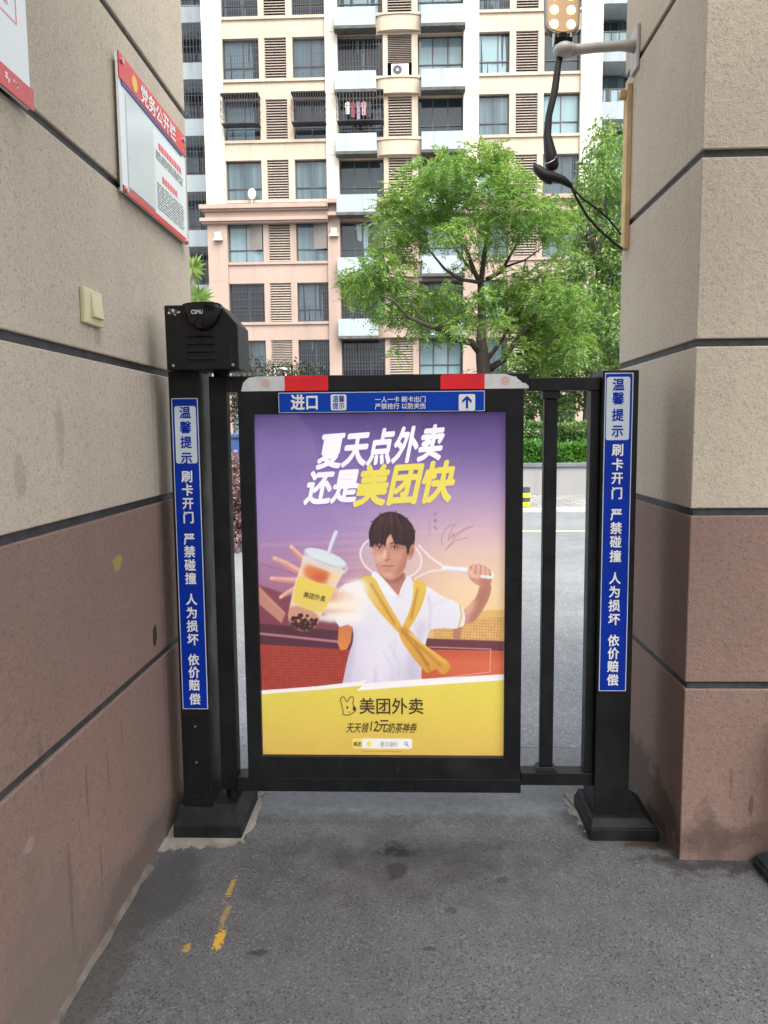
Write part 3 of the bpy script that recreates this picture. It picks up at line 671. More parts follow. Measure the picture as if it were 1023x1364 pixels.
# ================================================================== SWING GATE
sg = empty('swing_gate', 'black metal swing gate leaf carrying a purple and yellow advertising poster', 'gate', (-0.70, 2.82, 0))
GM = 'black_metal'
mb = MB(); mb.box(-0.728, -0.666, 2.785, 2.845, 0.150, 1.704, GM); mb.build('hinge_stile', sg, bevel=0.003)
for za, zb in ((0.105, 0.149), (1.7045, 1.7205)):
    mb = MB(); mb.tube([(-0.69, 2.83, za), (-0.69, 2.83, zb)], 0.03, GM, 16); mb.build('hinge_pin', sg)
mb = MB(); mb.box(-0.665, 0.421, 2.768, 2.83, 1.6475, 1.703, GM); tr = mb.build('top_rail', sg, bevel=0.003)
mb = MB(); mb.box(0.4215, 0.673, 2.776, 2.822, 1.640, 1.686, GM); mb.build('top_rail', sg, bevel=0.002)
mb = MB(); mb.box(-0.665, 0.405, 2.768, 2.85, 0.150, 0.2045, GM); mb.build('bottom_rail', sg, bevel=0.003)
mb = MB(); mb.box(0.4055, 0.673, 2.776, 2.84, 0.178, 0.226, GM); mb.build('bottom_rail', sg, bevel=0.002)
mb = MB(); mb.box(0.641, 0.6725, 2.782, 2.838, 0.2265, 1.6395, GM); mb.build('end_stile', sg, bevel=0.002)
mb = MB(); mb.box(0.479, 0.526, 2.788, 2.832, 0.245, 1.612, GM); bar = mb.build('upright_bar', sg, bevel=0.004)
mb = MB(); mb.box(0.472, 0.533, 2.781, 2.837, 1.6125, 1.6395, GM); mb.build('collar', bar, bevel=0.002)
mb = MB(); mb.frustum((0.460, 0.545, 2.78, 2.84), 0.2265, (0.474, 0.531, 2.785, 2.835), 0.2445, GM); mb.build('collar', bar, bevel=0.002)
# light box frame: four mitred profiles in one frame
xi0, xi1, zi0, zi1 = -0.566, 0.341, 0.287, 1.567; xo0, xo1, zo0, zo1 = -0.620, 0.402, 0.2055, 1.6465
mb = MB()
for o_, i_ in (((xo0, zo0, xo1, zo0), (xi0, zi0, xi1, zi0)), ((xo1, zo0, xo1, zo1), (xi1, zi0, xi1, zi1)), ((xo1, zo1, xo0, zo1), (xi1, zi1, xi0, zi1)), ((xo0, zo1, xo0, zo0), (xi0, zi1, xi0, zi0))):
    yo, yb = 2.766, 2.90
    vs = [(o_[0], yo, o_[1]), (o_[2], yo, o_[3]), (i_[2], yo + 0.004, i_[3]), (i_[0], yo + 0.004, i_[1]),
          (o_[0], yb, o_[1]), (o_[2], yb, o_[3]), (i_[2], yb, i_[3]), (i_[0], yb, i_[1])]
    mb.add(vs, [(0, 1, 2, 3), (7, 6, 5, 4), (1, 0, 4, 5), (3, 2, 6, 7)], GM)
mb.build('light_box_frame', sg, bevel=0.0015)
mb = MB(); mb.box(xi0 - 0.001, xi1 + 0.001, 2.797, 2.895, zi0 - 0.001, zi1 + 0.001, 'dusty_metal'); mb.build('light_box_back', sg)
# header sign
mb = MB(); mb.prism_y(rrect(-0.472, 0.263, 1.5705, 1.6425, 0.002), 2.7615, 2.7655, 'sign_pale'); mb.prism_y(rrect(-0.4695, 0.2605, 1.573, 1.640, 0.002), 2.7608, 2.7614, 'sign_blue'); hs = mb.build('header_sign', sg)
def hz(px, py): return at(px, py, 2.76)
mb = MB()
c = hz(406, 536); put_text(mb, '进口', c[0], c[1], 0.102, 0.052, 2.7598, 'sign_white', 0.03); mb.build('lettering', hs); mb = MB()
c = hz(533, 532); put_text(mb, '一人一卡 刷卡出门', c[0], c[1], 0.180, 0.020, 2.7598, 'sign_white', 0.012)
c = hz(533, 541); put_text(mb, '严禁抢行 以防夹伤', c[0], c[1], 0.180, 0.020, 2.7598, 'sign_white', 0.012)
mb.build('lettering', hs)
mb = MB(); c = hz(451, 536); mb.prism_y(rrect(c[0] - 0.028, c[0] + 0.028, c[1] - 0.028, c[1] + 0.028, 0.006), 2.7600, 2.7607, 'sign_white')
put_text(mb, '温馨', c[0], c[1] + 0.0125, 0.044, 0.022, 2.7594, 'sign_blue', 0.012); put_text(mb, '提示', c[0], c[1] - 0.0125, 0.044, 0.022, 2.7594, 'sign_blue', 0.012); mb.build('white_field', hs)
mb = MB(); c = hz(622, 536); mb.prism_y(rrect(c[0] - 0.029, c[0] + 0.029, c[1] - 0.029, c[1] + 0.029, 0.006), 2.7600, 2.7607, 'sign_white')
ax, az = c
mb.prism_y([(ax - 0.004, az - 0.021), (ax + 0.004, az - 0.021), (ax + 0.004, az + 0.020), (ax - 0.004, az + 0.020)], 2.7590, 2.7594, 'sign_blue')
for s_ in (-1, 1):
    mb.prism_y([(ax + s_ * 0.001, az + 0.023), (ax + s_ * 0.001, az + 0.013), (ax + s_ * 0.0165, az - 0.003), (ax + s_ * 0.0165, az + 0.0075)], 2.7586, 2.7589, 'sign_blue')
mb.build('arrow_field', hs)
# reflective tape on the top rail
def tape(pts, mat, name):
    mb = MB(); mb.prism_y(pts, 2.7655, 2.7672, mat); return mb.build(name, sg)
lt = tape([(-0.607, 1.6490), (-0.4495, 1.6490), (-0.4495, 1.7015), (-0.548, 1.7010), (-0.578, 1.697), (-0.598, 1.680)], 'tape_white', 'white_tape')
tape([(-0.449, 1.6490), (-0.293, 1.6490), (-0.293, 1.7015), (-0.449, 1.7015)], 'tape_red', 'red_tape')
tape([(0.107, 1.6490), (0.2625, 1.6490), (0.2625, 1.7005), (0.112, 1.7005), (0.107, 1.695)], 'tape_red', 'red_tape')
rt = tape([(0.263, 1.6490), (0.418, 1.6490), (0.4185, 1.656), (0.405, 1.668), (0.398, 1.667), (0.385, 1.679), (0.379, 1.682), (0.372, 1.692), (0.368, 1.690), (0.352, 1.695), (0.335, 1.7005), (0.263, 1.7005)], 'tape_white', 'white_tape')
for par, cx in ((lt, -0.515), (rt, 0.335)):
    mb = MB(); pts = [(cx + 0.0145 * math.cos(a), 1.676 + 0.0145 * math.sin(a)) for a in [i * math.pi / 10 for i in range(20)]]; pin = [(cx + 0.012 * math.cos(a), 1.676 + 0.012 * math.sin(a)) for a in [i * math.pi / 10 for i in range(20)]]
    vs = [(p[0], 2.7651, p[1]) for p in pts + pin]; mb.add(vs, [(i, (i + 1) % 20, (i + 1) % 20 + 20, i + 20) for i in range(20)], 'stamp_red')
    for q in range(-1, 2): mb.box(cx - 0.008, cx + 0.008, 2.7648, 2.7652, 1.675 + q * 0.006, 1.6775 + q * 0.006, 'stamp_red')
    mb.build('stamp', par)

# ================================================================== APARTMENT BUILDING
D = 39.0
bd = empty('apartment_building', 'tall cream apartment block with a pink stone base, caged windows and louvred bays', 'apartment building', (-0.4, D + 3, 0))
BX = Vector((-0.4, D + 3, 0))
SILL = [24.20, 21.40, 18.54, 15.71, 12.89, 9.94, 7.01, 4.22, 1.36]; WH = 1.90
NR = len(SILL); ZTOP = 26.7
WINS = {'L1': (-9.00, -7.24), 'L2': (-5.60, -4.02), 'A': (-3.42, -1.24), 'B': (0.44, 2.62), 'R1': (3.36, 4.83), 'R2': (6.47, 8.20)}
LOUV = [(-6.97, -5.90), (-1.02, 0.15), (5.12, 6.19)]
COLS = [(-9.97, -9.00), (-3.99, -3.42), (2.62, 3.36), (8.20, 9.21)]
PIER = [(-7.24, -6.97), (-5.90, -5.60), (-1.24, -1.02), (0.15, 0.44), (4.83, 5.12), (6.19, 6.47)]
BAYS = [(-9.00, -4.02), (-3.42, 2.62), (3.36, 8.20)]
ZC = 12.62                                               # the base is pink up to the cornice
mb = MB()
for x0, x1 in COLS:
    if x1 - x0 < 0.6: mb.box(x0 - 0.03, x1, D - 0.16, D + 0.5, ZC, ZTOP, 'facade_white'); mb.box(x0 - 0.03, x1, D - 0.16, D + 0.5, 0, ZC - 0.003, 'facade_pink')
    else: mb.box(x0, x1, D - 0.14, D + 4.9, ZC, ZTOP, 'facade_white'); mb.box(x0, x1, D - 0.14, D + 4.9, 0, ZC - 0.003, 'facade_pink')
mb.box(-4.02, -3.992, D + 0.02, D + 0.5, 0, ZTOP, 'facade_cream')
for x0, x1 in BAYS:
    zs = [0.0] + [z for s in SILL[::-1] for z in (s, s + WH)] + [ZTOP]
    for k in range(0, len(zs), 2):
        a, b = zs[k], zs[k + 1]
        if a < ZC < b: mb.box(x0, x1, D, D + 0.4, a, ZC, 'facade_pink'); mb.box(x0, x1, D, D + 0.4, ZC + 0.002, b, 'facade_cream')
        else: mb.box(x0, x1, D, D + 0.4, a, b, 'facade_pink' if b < ZC + 1 else 'facade_cream')
for x0, x1 in PIER:
    for s in SILL: mb.box(x0, x1, D + 0.003, D + 0.4, s + 0.002, s + WH - 0.002, 'facade_pink' if s < 12 else 'facade_cream')
for x0, x1 in COLS:                                         # dark joint strips
    for s in SILL: mb.box(x0 + 0.002, x1 - 0.002, D - 0.164 if x1 - x0 < 0.6 else D - 0.144, D - 0.10, s + 2.0, s + 2.03, 'facade_joint')
wl = mb.build('wall', bd)
mb = MB(); mb.box(-9.0, 8.2, D + 0.55, D + 0.62, 0, ZTOP, 'interior'); mb.box(-16, 16, D + 5.2, D + 5.3, 0, ZTOP, 'interior'); mb.build('interior_screen', bd)
for i, s in enumerate(SILL):                                # sill courses
    mb = MB()
    for x0, x1 in BAYS: mb.box(x0, x1, D - 0.085, D - 0.002, s - 0.13, s - 0.004, 'facade_pink' if s < 12 else 'facade_cream')
    mb.build('sill', bd)
for zz, pr, h in ((12.42, 0.34, 0.20), (11.84, 0.30, 0.16)):        # cornice mouldings
    mb = MB(); mb.box(-10.27, -3.96, D - 0.14 - pr, D - 0.02, zz, zz + h, 'facade_pink'); mb.box(-10.20, -3.96, D - 0.145 - pr * 0.6, D - 0.02, zz - 0.09, zz - 0.002, 'facade_pink')
    mb.box(-3.955, 9.45, D - 0.26 - pr, D - 0.02, zz + 0.14, zz + h + 0.14, 'facade_pink'); mb.build('cornice', bd)
mb = MB(); mb.box(-10.05, -3.958, D - 0.20, D - 0.165, 12.0, 12.325, 'facade_pink'); mb.box(-3.95, 9.3, D - 0.24, D - 0.167, 12.14, 12.55, 'facade_pink'); mb.build('cornice', bd)
for x, z in ((-9.42, 11.05), (-3.70, 11.15)):
    mb = MB(); mb.box(x - 0.16, x + 0.16, D - 0.30, D - 0.165, z, z + 0.3, 'facade_white'); mb.box(x - 0.22, x + 0.22, D - 0.36, D - 0.165, z - 0.1, z - 0.003, 'facade_white'); mb.build('wall_ornament', bd)

def clone(o, parent, loc, scale=None):
    c = o.copy(); C.objects.link(c); c.parent = parent; c.location = loc
    if scale: c.scale = scale
    return c
# a window one metre by one metre, scaled to its opening: frame, then panes
def proto_window(split, glass='pane'):
    mb = MB(); t = 0.03; y0, y1 = 0, 0.06
    mb.box(-0.5, 0.5, y0, y1, 0, t, 'window_frame'); mb.box(-0.5, 0.5, y0, y1, 1 - t, 1, 'window_frame')
    mb.box(-0.5, -0.5 + t, y0, y1, t, 1 - t, 'window_frame'); mb.box(0.5 - t, 0.5, y0, y1, t, 1 - t, 'window_frame')
    mb.box(-0.5 + t, 0.5 - t, y0 - 0.003, y1, 0.31, 0.335, 'window_frame')
    for x in split: mb.box(x - 0.013, x + 0.013, y0 + 0.003, y1, t, 1 - t, 'window_frame')
    f = mb.build('window')
    mb = MB(); xs = [-0.5 + t] + list(split) + [0.5 - t]
    for a, b in zip(xs[:-1], xs[1:]):
        dy = random.uniform(0.02, 0.035); tilt = random.uniform(-0.01, 0.01)
        for z0, z1 in ((t, 0.31), (0.335, 1 - t)): mb.add([(a, dy - tilt, z0), (b, dy + tilt, z0), (b, dy + tilt, z1), (a, dy - tilt, z1)], [(0, 1, 2, 3)], glass)
    p = mb.build('pane'); p.parent = f
    return f, p
PW_ = [proto_window((0.0,)), proto_window((-0.17, 0.17)), proto_window((0.14,)), proto_window((0.05,), 'pane_dark'), proto_window((-0.17, 0.17), 'pane_dark')]
for f, p in PW_: f.location = (0, 0, 0)
def proto_grille(nb_, nh, bulge):
    mb = MB()
    for k in range(nb_ + 1):
        x = -0.5 + k / nb_; mb.box(x - 0.006, x + 0.006, -bulge - 0.01, -bulge, 0, 1, 'grille')
    for k in range(nh + 1):
        z = k / nh; mb.box(-0.5, 0.5, -bulge - 0.016, -bulge - 0.0105, z - 0.006, z + 0.006, 'grille')
    if bulge > 0.05:
        for x in (-0.5, 0.5):
            for k in range(5): mb.box(x - 0.006, x + 0.006, -bulge, -bulge + (bulge) * 0.98, k / 4 - 0.006, k / 4 + 0.006, 'grille')
        mb.box(-0.5, 0.5, -bulge, -0.001, -0.02, -0.008, 'grille'); mb.box(-0.5, 0.5, -bulge - 0.02, -0.001, 1.008, 1.03, 'interior')
    return mb.build('security_grille')
GR0, GR1 = proto_grille(15, 5, 0.0), proto_grille(14, 4, 0.45)
used = {}
def place(proto, key, parent, loc, scale):
    if key not in used: used[key] = 1; o = proto
    else: o = proto.copy(); C.objects.link(o)
    o.parent = parent; o.location = loc; o.scale = scale; o.matrix_parent_inverse = Matrix.Identity(4)
    return o
def window(x0, x1, z0, z1, y, style, backed=True):
    f0, p0 = PW_[style]; first = ('w', style) not in used
    f = place(f0, ('w', style), bd, Vector(((x0 + x1) / 2, y, z0)) - BX, (x1 - x0, 1.5, z1 - z0))
    if not first:
        p = p0.copy(); C.objects.link(p); p.parent = f
    return f
def grille(x0, x1, z0, z1, y, kind):
    return place((GR0, GR1)[kind], ('g', kind), bd, Vector(((x0 + x1) / 2, y, z0)) - BX, (x1 - x0, 1.3 if kind else 1, z1 - z0))
# which windows carry cages (row index counted from the top): 0 none, 1 flat bars, 2 projecting cage
CAGE = {('L1', 1): 1, ('L1', 2): 1, ('L1', 3): 2, ('L1', 6): 1, ('L1', 7): 1, ('L2', 1): 1, ('L2', 2): 1, ('L2', 3): 2, ('L2', 6): 1, ('L2', 7): 1,
        ('A', 2): 1, ('A', 3): 2, ('A', 6): 1, ('A', 7): 1, ('B', 4): 1, ('R1', 1): 1, ('R2', 4): 1, ('L1', 0): 1, ('R1', 7): 1, ('B', 6): 1}
# rows were measured so that index r of SILL: 1 -> 21.40 ... 7 -> 4.22
for i, s in enumerate(SILL):
    for q, (nm, (x0, x1)) in enumerate(WINS.items()):
        st = 1 if nm in ('A', 'B') else (0 if (i + q) % 3 else 2)
        if (nm, i) in CAGE: st = 4 if nm in ('A', 'B') else 3
        window(x0 + 0.004, x1 - 0.004, s + 0.004, s + WH - 0.004, D + (0.34 if nm in ('A', 'B') else 0.20), st)
        cg = CAGE.get((nm, i), 0)
        if cg == 1: grille(x0 + 0.03, x1 - 0.03, s + 0.05, s + WH - 0.05, D + 0.04, 0)
        if cg == 2: grille(x0 - 0.03, x1 + 0.03, s + 0.62, s + WH + 0.05, D - 0.01, 1)
# louvred bays
def proto_louvre():
    mb = MB()
    for k in range(15):
        z = 0.02 + k * 0.0655; mb.add([(-0.5, 0, z), (0.5, 0, z), (0.5, 0.10, z + 0.042), (-0.5, 0.10, z + 0.042), (-0.5, 0.0, z + 0.012), (0.5, 0.0, z + 0.012), (0.5, 0.10, z + 0.054), (-0.5, 0.10, z + 0.054)],
                                      [(0, 1, 5, 4), (4, 5, 6, 7), (3, 2, 1, 0)], 'louvre')
    for x in (-0.5, 0.48): mb.box(x, x + 0.02, -0.005, 0.11, 0, 1, 'louvre')
    mb.add([(-0.5, 0.115, 0), (0.5, 0.115, 0), (0.5, 0.115, 1), (-0.5, 0.115, 1)], [(0, 1, 2, 3)], 'louvre_dark')
    return mb.build('louvre_panel')
LV = proto_louvre()
for i, s in enumerate(SILL):
    for q, (x0, x1) in enumerate(LOUV):
        z0 = s + (0.62 if (i, q) in ((2, 1), (7, 0)) else 0.004)
        place(LV, 'lv', bd, Vector(((x0 + x1) / 2, D + 0.05, z0)) - BX, (x1 - x0 - 0.008, 1, s + WH - 0.004 - z0))
# air conditioner ledges between the storeys of the middle bay
def ledge(x0, x1, z0, z1):
    mb = MB(); y0 = D - 0.62
    mb.box(x0, x1, y0, y0 + 0.03, z0, z1, 'ledge_panel'); mb.box(x0, x0 + 0.03, y0 + 0.031, D - 0.003, z0, z1, 'ledge_panel'); mb.box(x1 - 0.03, x1, y0 + 0.031, D - 0.003, z0, z1, 'ledge_panel')
    mb.box(x0 - 0.02, x1 + 0.02, y0 - 0.02, D - 0.003, z0 - 0.14, z0 - 0.003, 'ledge_under')
    for x in (x0 + 0.5, x1 - 0.5): mb.box(x - 0.03, x + 0.03, y0 + 0.1, y0 + 0.16, z0 - 0.18, z0 - 0.142, 'ledge_under')
    return mb.build('air_conditioner_ledge', bd)
for i, s in enumerate(SILL[:-1]):
    ledge(-3.52, -1.56, s - 0.80, s + 0.02); ledge(0.60, 2.66, s - 0.80, s + 0.02)
    mb = MB(); n_ = 12; pts = [(-1.50 + 2.05 * k / n_, D - 0.05 - 0.20 * math.sin(math.pi * k / n_) ** 0.5) for k in range(n_ + 1)] + [(0.55, D - 0.004), (-1.50, D - 0.004)]
    mt_ = 'facade_pink' if s < 12 else 'facade_cream'
    mb.prism_z(pts, s - 0.85, s - 0.17, mt_); mb.prism_z([(-1.52, D - 0.09), *[(p[0], p[1] - 0.05) for p in pts[1:n_]], (0.57, D - 0.09), (0.57, D - 0.086), (-1.52, D - 0.086)], s - 0.165, s - 0.10, mt_)
    mb.build('curved_apron', bd)
# sashes left open
def open_sash(x, z0, z1, w_, ang, y=D + 0.02):
    c, s_ = math.cos(R(ang)), math.sin(R(ang)); mb = MB()
    mb.add([(x, y, z0), (x + w_ * c, y - w_ * abs(s_), z0), (x + w_ * c, y - w_ * abs(s_), z1), (x, y, z1), (x, y + 0.04, z0), (x + w_ * c, y + 0.04 - w_ * abs(s_), z0), (x + w_ * c, y + 0.04 - w_ * abs(s_), z1), (x, y + 0.04, z1)],
           [(0, 1, 2, 3), (7, 6, 5, 4), (0, 4, 5, 1), (3, 2, 6, 7), (1, 5, 6, 2), (0, 3, 7, 4)], 'sash'); mb.build('open_sash', bd)
open_sash(-7.30, 10.55, 11.82, -0.95, 18); open_sash(-4.08, 10.55, 11.82, -0.70, 14); open_sash(-1.28, 10.55, 11.82, -0.65, 40)
# recessed wings at both ends: dark balconies between pale slab bands
Dr = D + 3
RS = [22.95 + 2.85, 22.95, 20.10, 17.98 - 0.72, 14.42, 11.55, 8.70, 5.85, 3.0, 0.15]
LB = [25.5, 22.75, 19.95, 17.12, 14.28, 11.45, 8.60, 5.75, 2.9]        # ceilings of the left balconies
for side, x0, x1, off in (('l', -16.0, -9.97, 0.0), ('r', 9.21, 15.0, 0.35)):
    mb = MB()
    for c_ in LB: mb.box(x0, x1, Dr, Dr + 1.9, c_ + off, c_ + off + 0.85, 'slab_grey')
    mb.box(x0, x1, Dr + 0.02, Dr + 1.8, ZTOP - 0.6, ZTOP, 'slab_grey'); mb.build('balcony_band', bd)
    for i, c_ in enumerate(LB):
        top, bot = c_ + off, c_ + off - 1.98
        for xa, xb in (((-12.6, -11.5), (-11.45, -10.3)) if side == 'l' else ((9.3, 10.25), (10.3, 11.5))):
            window(xa, xb, bot + 0.01, top - 0.1, Dr + 1.55, 3 if side == 'l' else 4)
        if side == 'l': grille(-12.6, -10.0, bot + 0.02, top - 0.04, Dr + 0.01, 0)
        else:
            mb = MB(); mb.box(9.23, 11.6, Dr + 0.02, Dr + 0.05, bot + 0.62, bot + 0.66, 'grille')
            for k in range(7): mb.box(9.25 + k * 0.38, 9.28 + k * 0.38, Dr + 0.02, Dr + 0.05, bot, bot + 0.62, 'grille')
            mb.add([(9.25, Dr + 0.06, bot), (11.6, Dr + 0.06, bot), (11.6, Dr + 0.06, bot + 0.60), (9.25, Dr + 0.06, bot + 0.60)], [(0, 1, 2, 3)], 'pane'); mb.build('balcony_rail', bd)
# things left on the building
def aircon(x, z, y, label):
    t = empty('air_conditioner', label, 'air conditioner', (x, y, z), 'air conditioners on the apartment block')
    mb = MB(); mb.box(x - 0.42, x + 0.42, y - 0.02, y + 0.28, z, z + 0.56, 'aircon_white'); mb.build('casing', t, bevel=0.02)
    mb = MB(); mb.prism_y([(x - 0.12 + 0.22 * math.cos(a), z + 0.28 + 0.22 * math.sin(a)) for a in [i * math.pi / 10 for i in range(20)]], y - 0.028, y - 0.022, 'grille')
    mb.prism_y([(x - 0.12 + 0.06 * math.cos(a), z + 0.28 + 0.06 * math.sin(a)) for a in [i * math.pi / 6 for i in range(12)]], y - 0.034, y - 0.029, 'aircon_white'); mb.build('fan_grille', t)
aircon(-0.42, 18.545, D + 0.02, 'white air conditioner under the louvres high in the middle bay of the apartment block')
aircon(-6.45, 4.226, D + 0.02, 'white air conditioner under the lowest visible louvres of the left bay')
sd = empty('satellite_dish', 'small white satellite dish on the cornice below a left bay window', 'satellite dish', (-7.7, D - 0.3, 12.63))
mb = MB(); mb.tube([(-7.70, D - 0.3, 12.62), (-7.70, D - 0.3, 12.95)], 0.03, 'aircon_white', 8); mb.build('mast', sd)
mb = MB(); mb.ball((-7.68, D - 0.34, 13.1), (0.20, 0.06, 0.28), 'aircon_white', 14, 8); mb.build('dish', sd, smooth=True)
Xc, Zc = -2.95, 16.50
for k, (mat, nm) in enumerate((('cloth_white', 'white'), ('cloth_red', 'dark red'), ('cloth_violet', 'violet'), ('cloth_pink', 'pink'), ('cloth_dark', 'dark blue'))):
    x = Xc + 0.26 * k; h = (0.55, 0.7, 0.8, 0.62, 0.72)[k]; y = D - 0.30
    mb = MB(); mb.prism_y([(x - 0.11, Zc + 0.75), (x - 0.03, Zc + 0.80), (x + 0.03, Zc + 0.80), (x + 0.11, Zc + 0.75), (x + 0.13, Zc + 0.55), (x + 0.09, Zc + 0.53), (x + 0.09, Zc + 0.78 - h), (x - 0.09, Zc + 0.78 - h), (x - 0.09, Zc + 0.53), (x - 0.13, Zc + 0.55)], y, y + 0.04, mat)
    tag(mb.build('hanging_shirt'), nm + ' shirt hung to dry in the projecting cage of the middle bay', 'shirt', 'washing in the projecting cage')

# ================================================================== FAR SIDE OF THE ROAD
pw = empty('planter_wall', 'grey concrete planter wall with dark coping across the road', 'wall', (0, 17.4, 0))
mb = MB(); mb.box(-9, 30, 17.2, 17.5, 0, 0.69, 'planter_wall'); mb.build('wall_face', pw)
mb = MB(); mb.box(-9.03, 30.03, 17.15, 17.55, 0.692, 0.775, 'coping'); mb.build('coping', pw, bevel=0.01)
mb = MB(); mb.box(-9, 30, 17.5, 26.0, 0.01, 0.60, 'soil'); tag(mb.build('soil'), kind='structure')

bo = empty('bollard', 'short black and yellow striped bollard on the kerb across the road', 'bollard', (2.14, 14.5, 0.07))
mb = MB(); mb.tube([(2.14, 14.5, 0.0), (2.14, 14.5, 0.44)], 0.098, 'bollard_black', 20); mb.build('post', bo)
for z0 in (0.085, 0.255): mb = MB(); mb.tube([(2.14, 14.5, z0), (2.14, 14.5, z0 + 0.085)], 0.102, 'bollard_yellow', 20); mb.build('yellow_band', bo)

bb = empty('storage_bin', 'blue plastic bin with a lid standing behind the red shrub left of the gate', 'bin', (-2.9, 12.6, 0))
mb = MB(); mb.frustum((-3.0, -2.62, 12.3, 12.8), 0.0, (-3.03, -2.59, 12.27, 12.83), 1.42, 'bin_blue'); mb.build('bin_body', bb, bevel=0.03)
mb = MB(); mb.box(-3.06, -2.56, 12.23, 12.87, 1.425, 1.50, 'bin_blue'); mb.build('lid', bb, bevel=0.02)

# ================================================================== PLANTS
def rot_to(d):
    """rows: along, side, normal for n directions"""
    d = d / np.linalg.norm(d, axis=1, keepdims=True)
    up = np.tile([0, 0, 1.0], (len(d), 1)); s = np.cross(d, up); s /= np.linalg.norm(s, axis=1, keepdims=True) + 1e-6
    return d, s, np.cross(s, d)
def leaf_quads(pos, along, side, L, W):
    """kite shaped leaf: base, side, tip, side"""
    L = L[:, None]; W = W[:, None]
    V = np.stack([pos, pos + along * L * 0.45 + side * W * 0.5, pos + along * L, pos + along * L * 0.45 - side * W * 0.5], 1)
    return V.reshape(-1, 3)
def sprays(clumps, per, L=0.34, pairs=6, leaf=(0.13, 0.042), droop=0.35, rng=RNG):
    """pinnate leaves: clumps = (x, y, z, r); `per` leaves per unit of r squared"""
    P = []
    for (x, y, z, r) in clumps:
        n = max(4, int(per * r * r))
        u = rng.normal(size=(n, 3)); u /= np.linalg.norm(u, axis=1, keepdims=True)
        rad = r * rng.uniform(0.25, 1.0, (n, 1)) ** 0.55 * rng.uniform(0.85, 1.2, (n, 1))
        p = np.array([x, y, z]) + u * rad * np.array([1.1, 1.1, 0.72])
        d = u * 0.8 + rng.normal(size=(n, 3)) * 0.55; d[:, 2] = d[:, 2] * 0.6 - droop * rng.uniform(0, 1, n) + 0.12
        P.append(np.concatenate([p, d], 1))
    P = np.concatenate(P); n = len(P); a, s, nn = rot_to(P[:, 3:])
    Ls = L * rng.uniform(0.6, 1.2, n); roll = rng.normal(0, 0.5, n)[:, None]; s2 = s * np.cos(roll) + nn * np.sin(roll)
    out = []
    for k in range(pairs):
        t = (k + 0.5) / pairs; base = P[:, :3] + a * (Ls * t)[:, None] + np.array([0, 0, -1]) * (Ls * 0.35 * t * t)[:, None]
        for sg_ in (-1, 1):
            dr = a * 0.55 + s2 * sg_ + np.array([0, 0, -0.30]) + rng.normal(0, 0.15, (n, 3)); dr /= np.linalg.norm(dr, axis=1, keepdims=True)
            sd_ = np.cross(dr, nn + rng.normal(0, 0.35, (n, 3))); sd_ /= np.linalg.norm(sd_, axis=1, keepdims=True)
            out.append(leaf_quads(base, dr, sd_, leaf[0] * rng.uniform(0.75, 1.2, n) * (1 - 0.35 * abs(t - 0.4)), leaf[1] * rng.uniform(0.8, 1.2, n)))
    return np.concatenate(out)
def leaves(clumps, per, leaf=(0.12, 0.06), droop=0.5, flat=0.8, rng=RNG, shell=0.5):
    P = []
    for (x, y, z, r) in clumps:
        n = max(8, int(per * r * r)); u = rng.normal(size=(n, 3)); u /= np.linalg.norm(u, axis=1, keepdims=True)
        rad = r * rng.uniform(0.1, 1.0, (n, 1)) ** shell * rng.uniform(0.85, 1.2, (n, 1))
        d = u * 0.7 + rng.normal(size=(n, 3)) * 0.7; d[:, 2] -= droop
        P.append(np.concatenate([np.array([x, y, z]) + u * rad * np.array([1, 1, flat]), d], 1))
    P = np.concatenate(P); n = len(P); a, s, nn = rot_to(P[:, 3:]); roll = rng.normal(0, 0.8, n)[:, None]
    return leaf_quads(P[:, :3], a, s * np.cos(roll) + nn * np.sin(roll), leaf[0] * rng.uniform(0.7, 1.25, n), leaf[1] * rng.uniform(0.7, 1.25, n))
def quads(V): return np.arange(len(V)).reshape(-1, 4)
def crown(name, V, mat, parent): return fast_mesh(name, V, quads(V), mat, parent)

# --- the feathery tree in the planter
TY = 18.6
def T3(x, y, dy=0.0): a, b = at(x, y, TY + dy); return (a, TY + dy, b)
tx, tz = at(644, 500, TY)
tree = empty('feathery_tree', 'bright green feathery leaved tree with dark forked trunk behind the gate', 'tree', (tx, TY, 0.55))
mb = MB()
mb.tube([(tx + 0.02, TY, 0.5), (tx, TY, 1.6), T3(645, 500), T3(643, 478), T3(641, 455), T3(642, 425)], [0.24, 0.19, 0.175, 0.165, 0.13, 0.10], 'bark', 12)
mb.build('trunk', tree, smooth=True)
def limb(pts, r0, r1):
    mb = MB(); p = [T3(*q) for q in pts]; n = len(p); mb.tube(p, [r0 + (r1 - r0) * i / (n - 1) for i in range(n)], 'bark', 8); mb.build('limb', tree, smooth=True)
limb([(642, 428, 0), (641, 400, 0.05), (640, 380, 0.1), (644, 350, 0.1), (648, 318, 0.1), (652, 285, 0.0)], 0.10, 0.03)
limb([(640, 378, 0.1), (632, 362, -0.1), (622, 335, -0.2), (610, 312, -0.3), (603, 288, -0.3)], 0.065, 0.02)
limb([(634, 366, 0.1), (620, 350, 0.4), (606, 330, 0.6), (596, 312, 0.8)], 0.045, 0.015)
limb([(638, 376, 0.0), (612, 372, -0.4), (592, 358, -0.6), (574, 336, -0.8), (552, 316, -1.0)], 0.05, 0.012)
limb([(640, 470, 0), (628, 456, -0.2), (608, 452, -0.4), (590, 440, -0.6), (566, 432, -0.8), (544, 422, -1.0), (526, 402, -1.2), (505, 392, -1.3)], 0.10, 0.015)
limb([(566, 432, -0.8), (550, 408, -0.7), (538, 386, -0.6)], 0.03, 0.01)
limb([(648, 480, 0), (662, 462, 0.1), (676, 440, 0.1), (690, 418, 0.2), (700, 398, 0.2)], 0.06, 0.015)
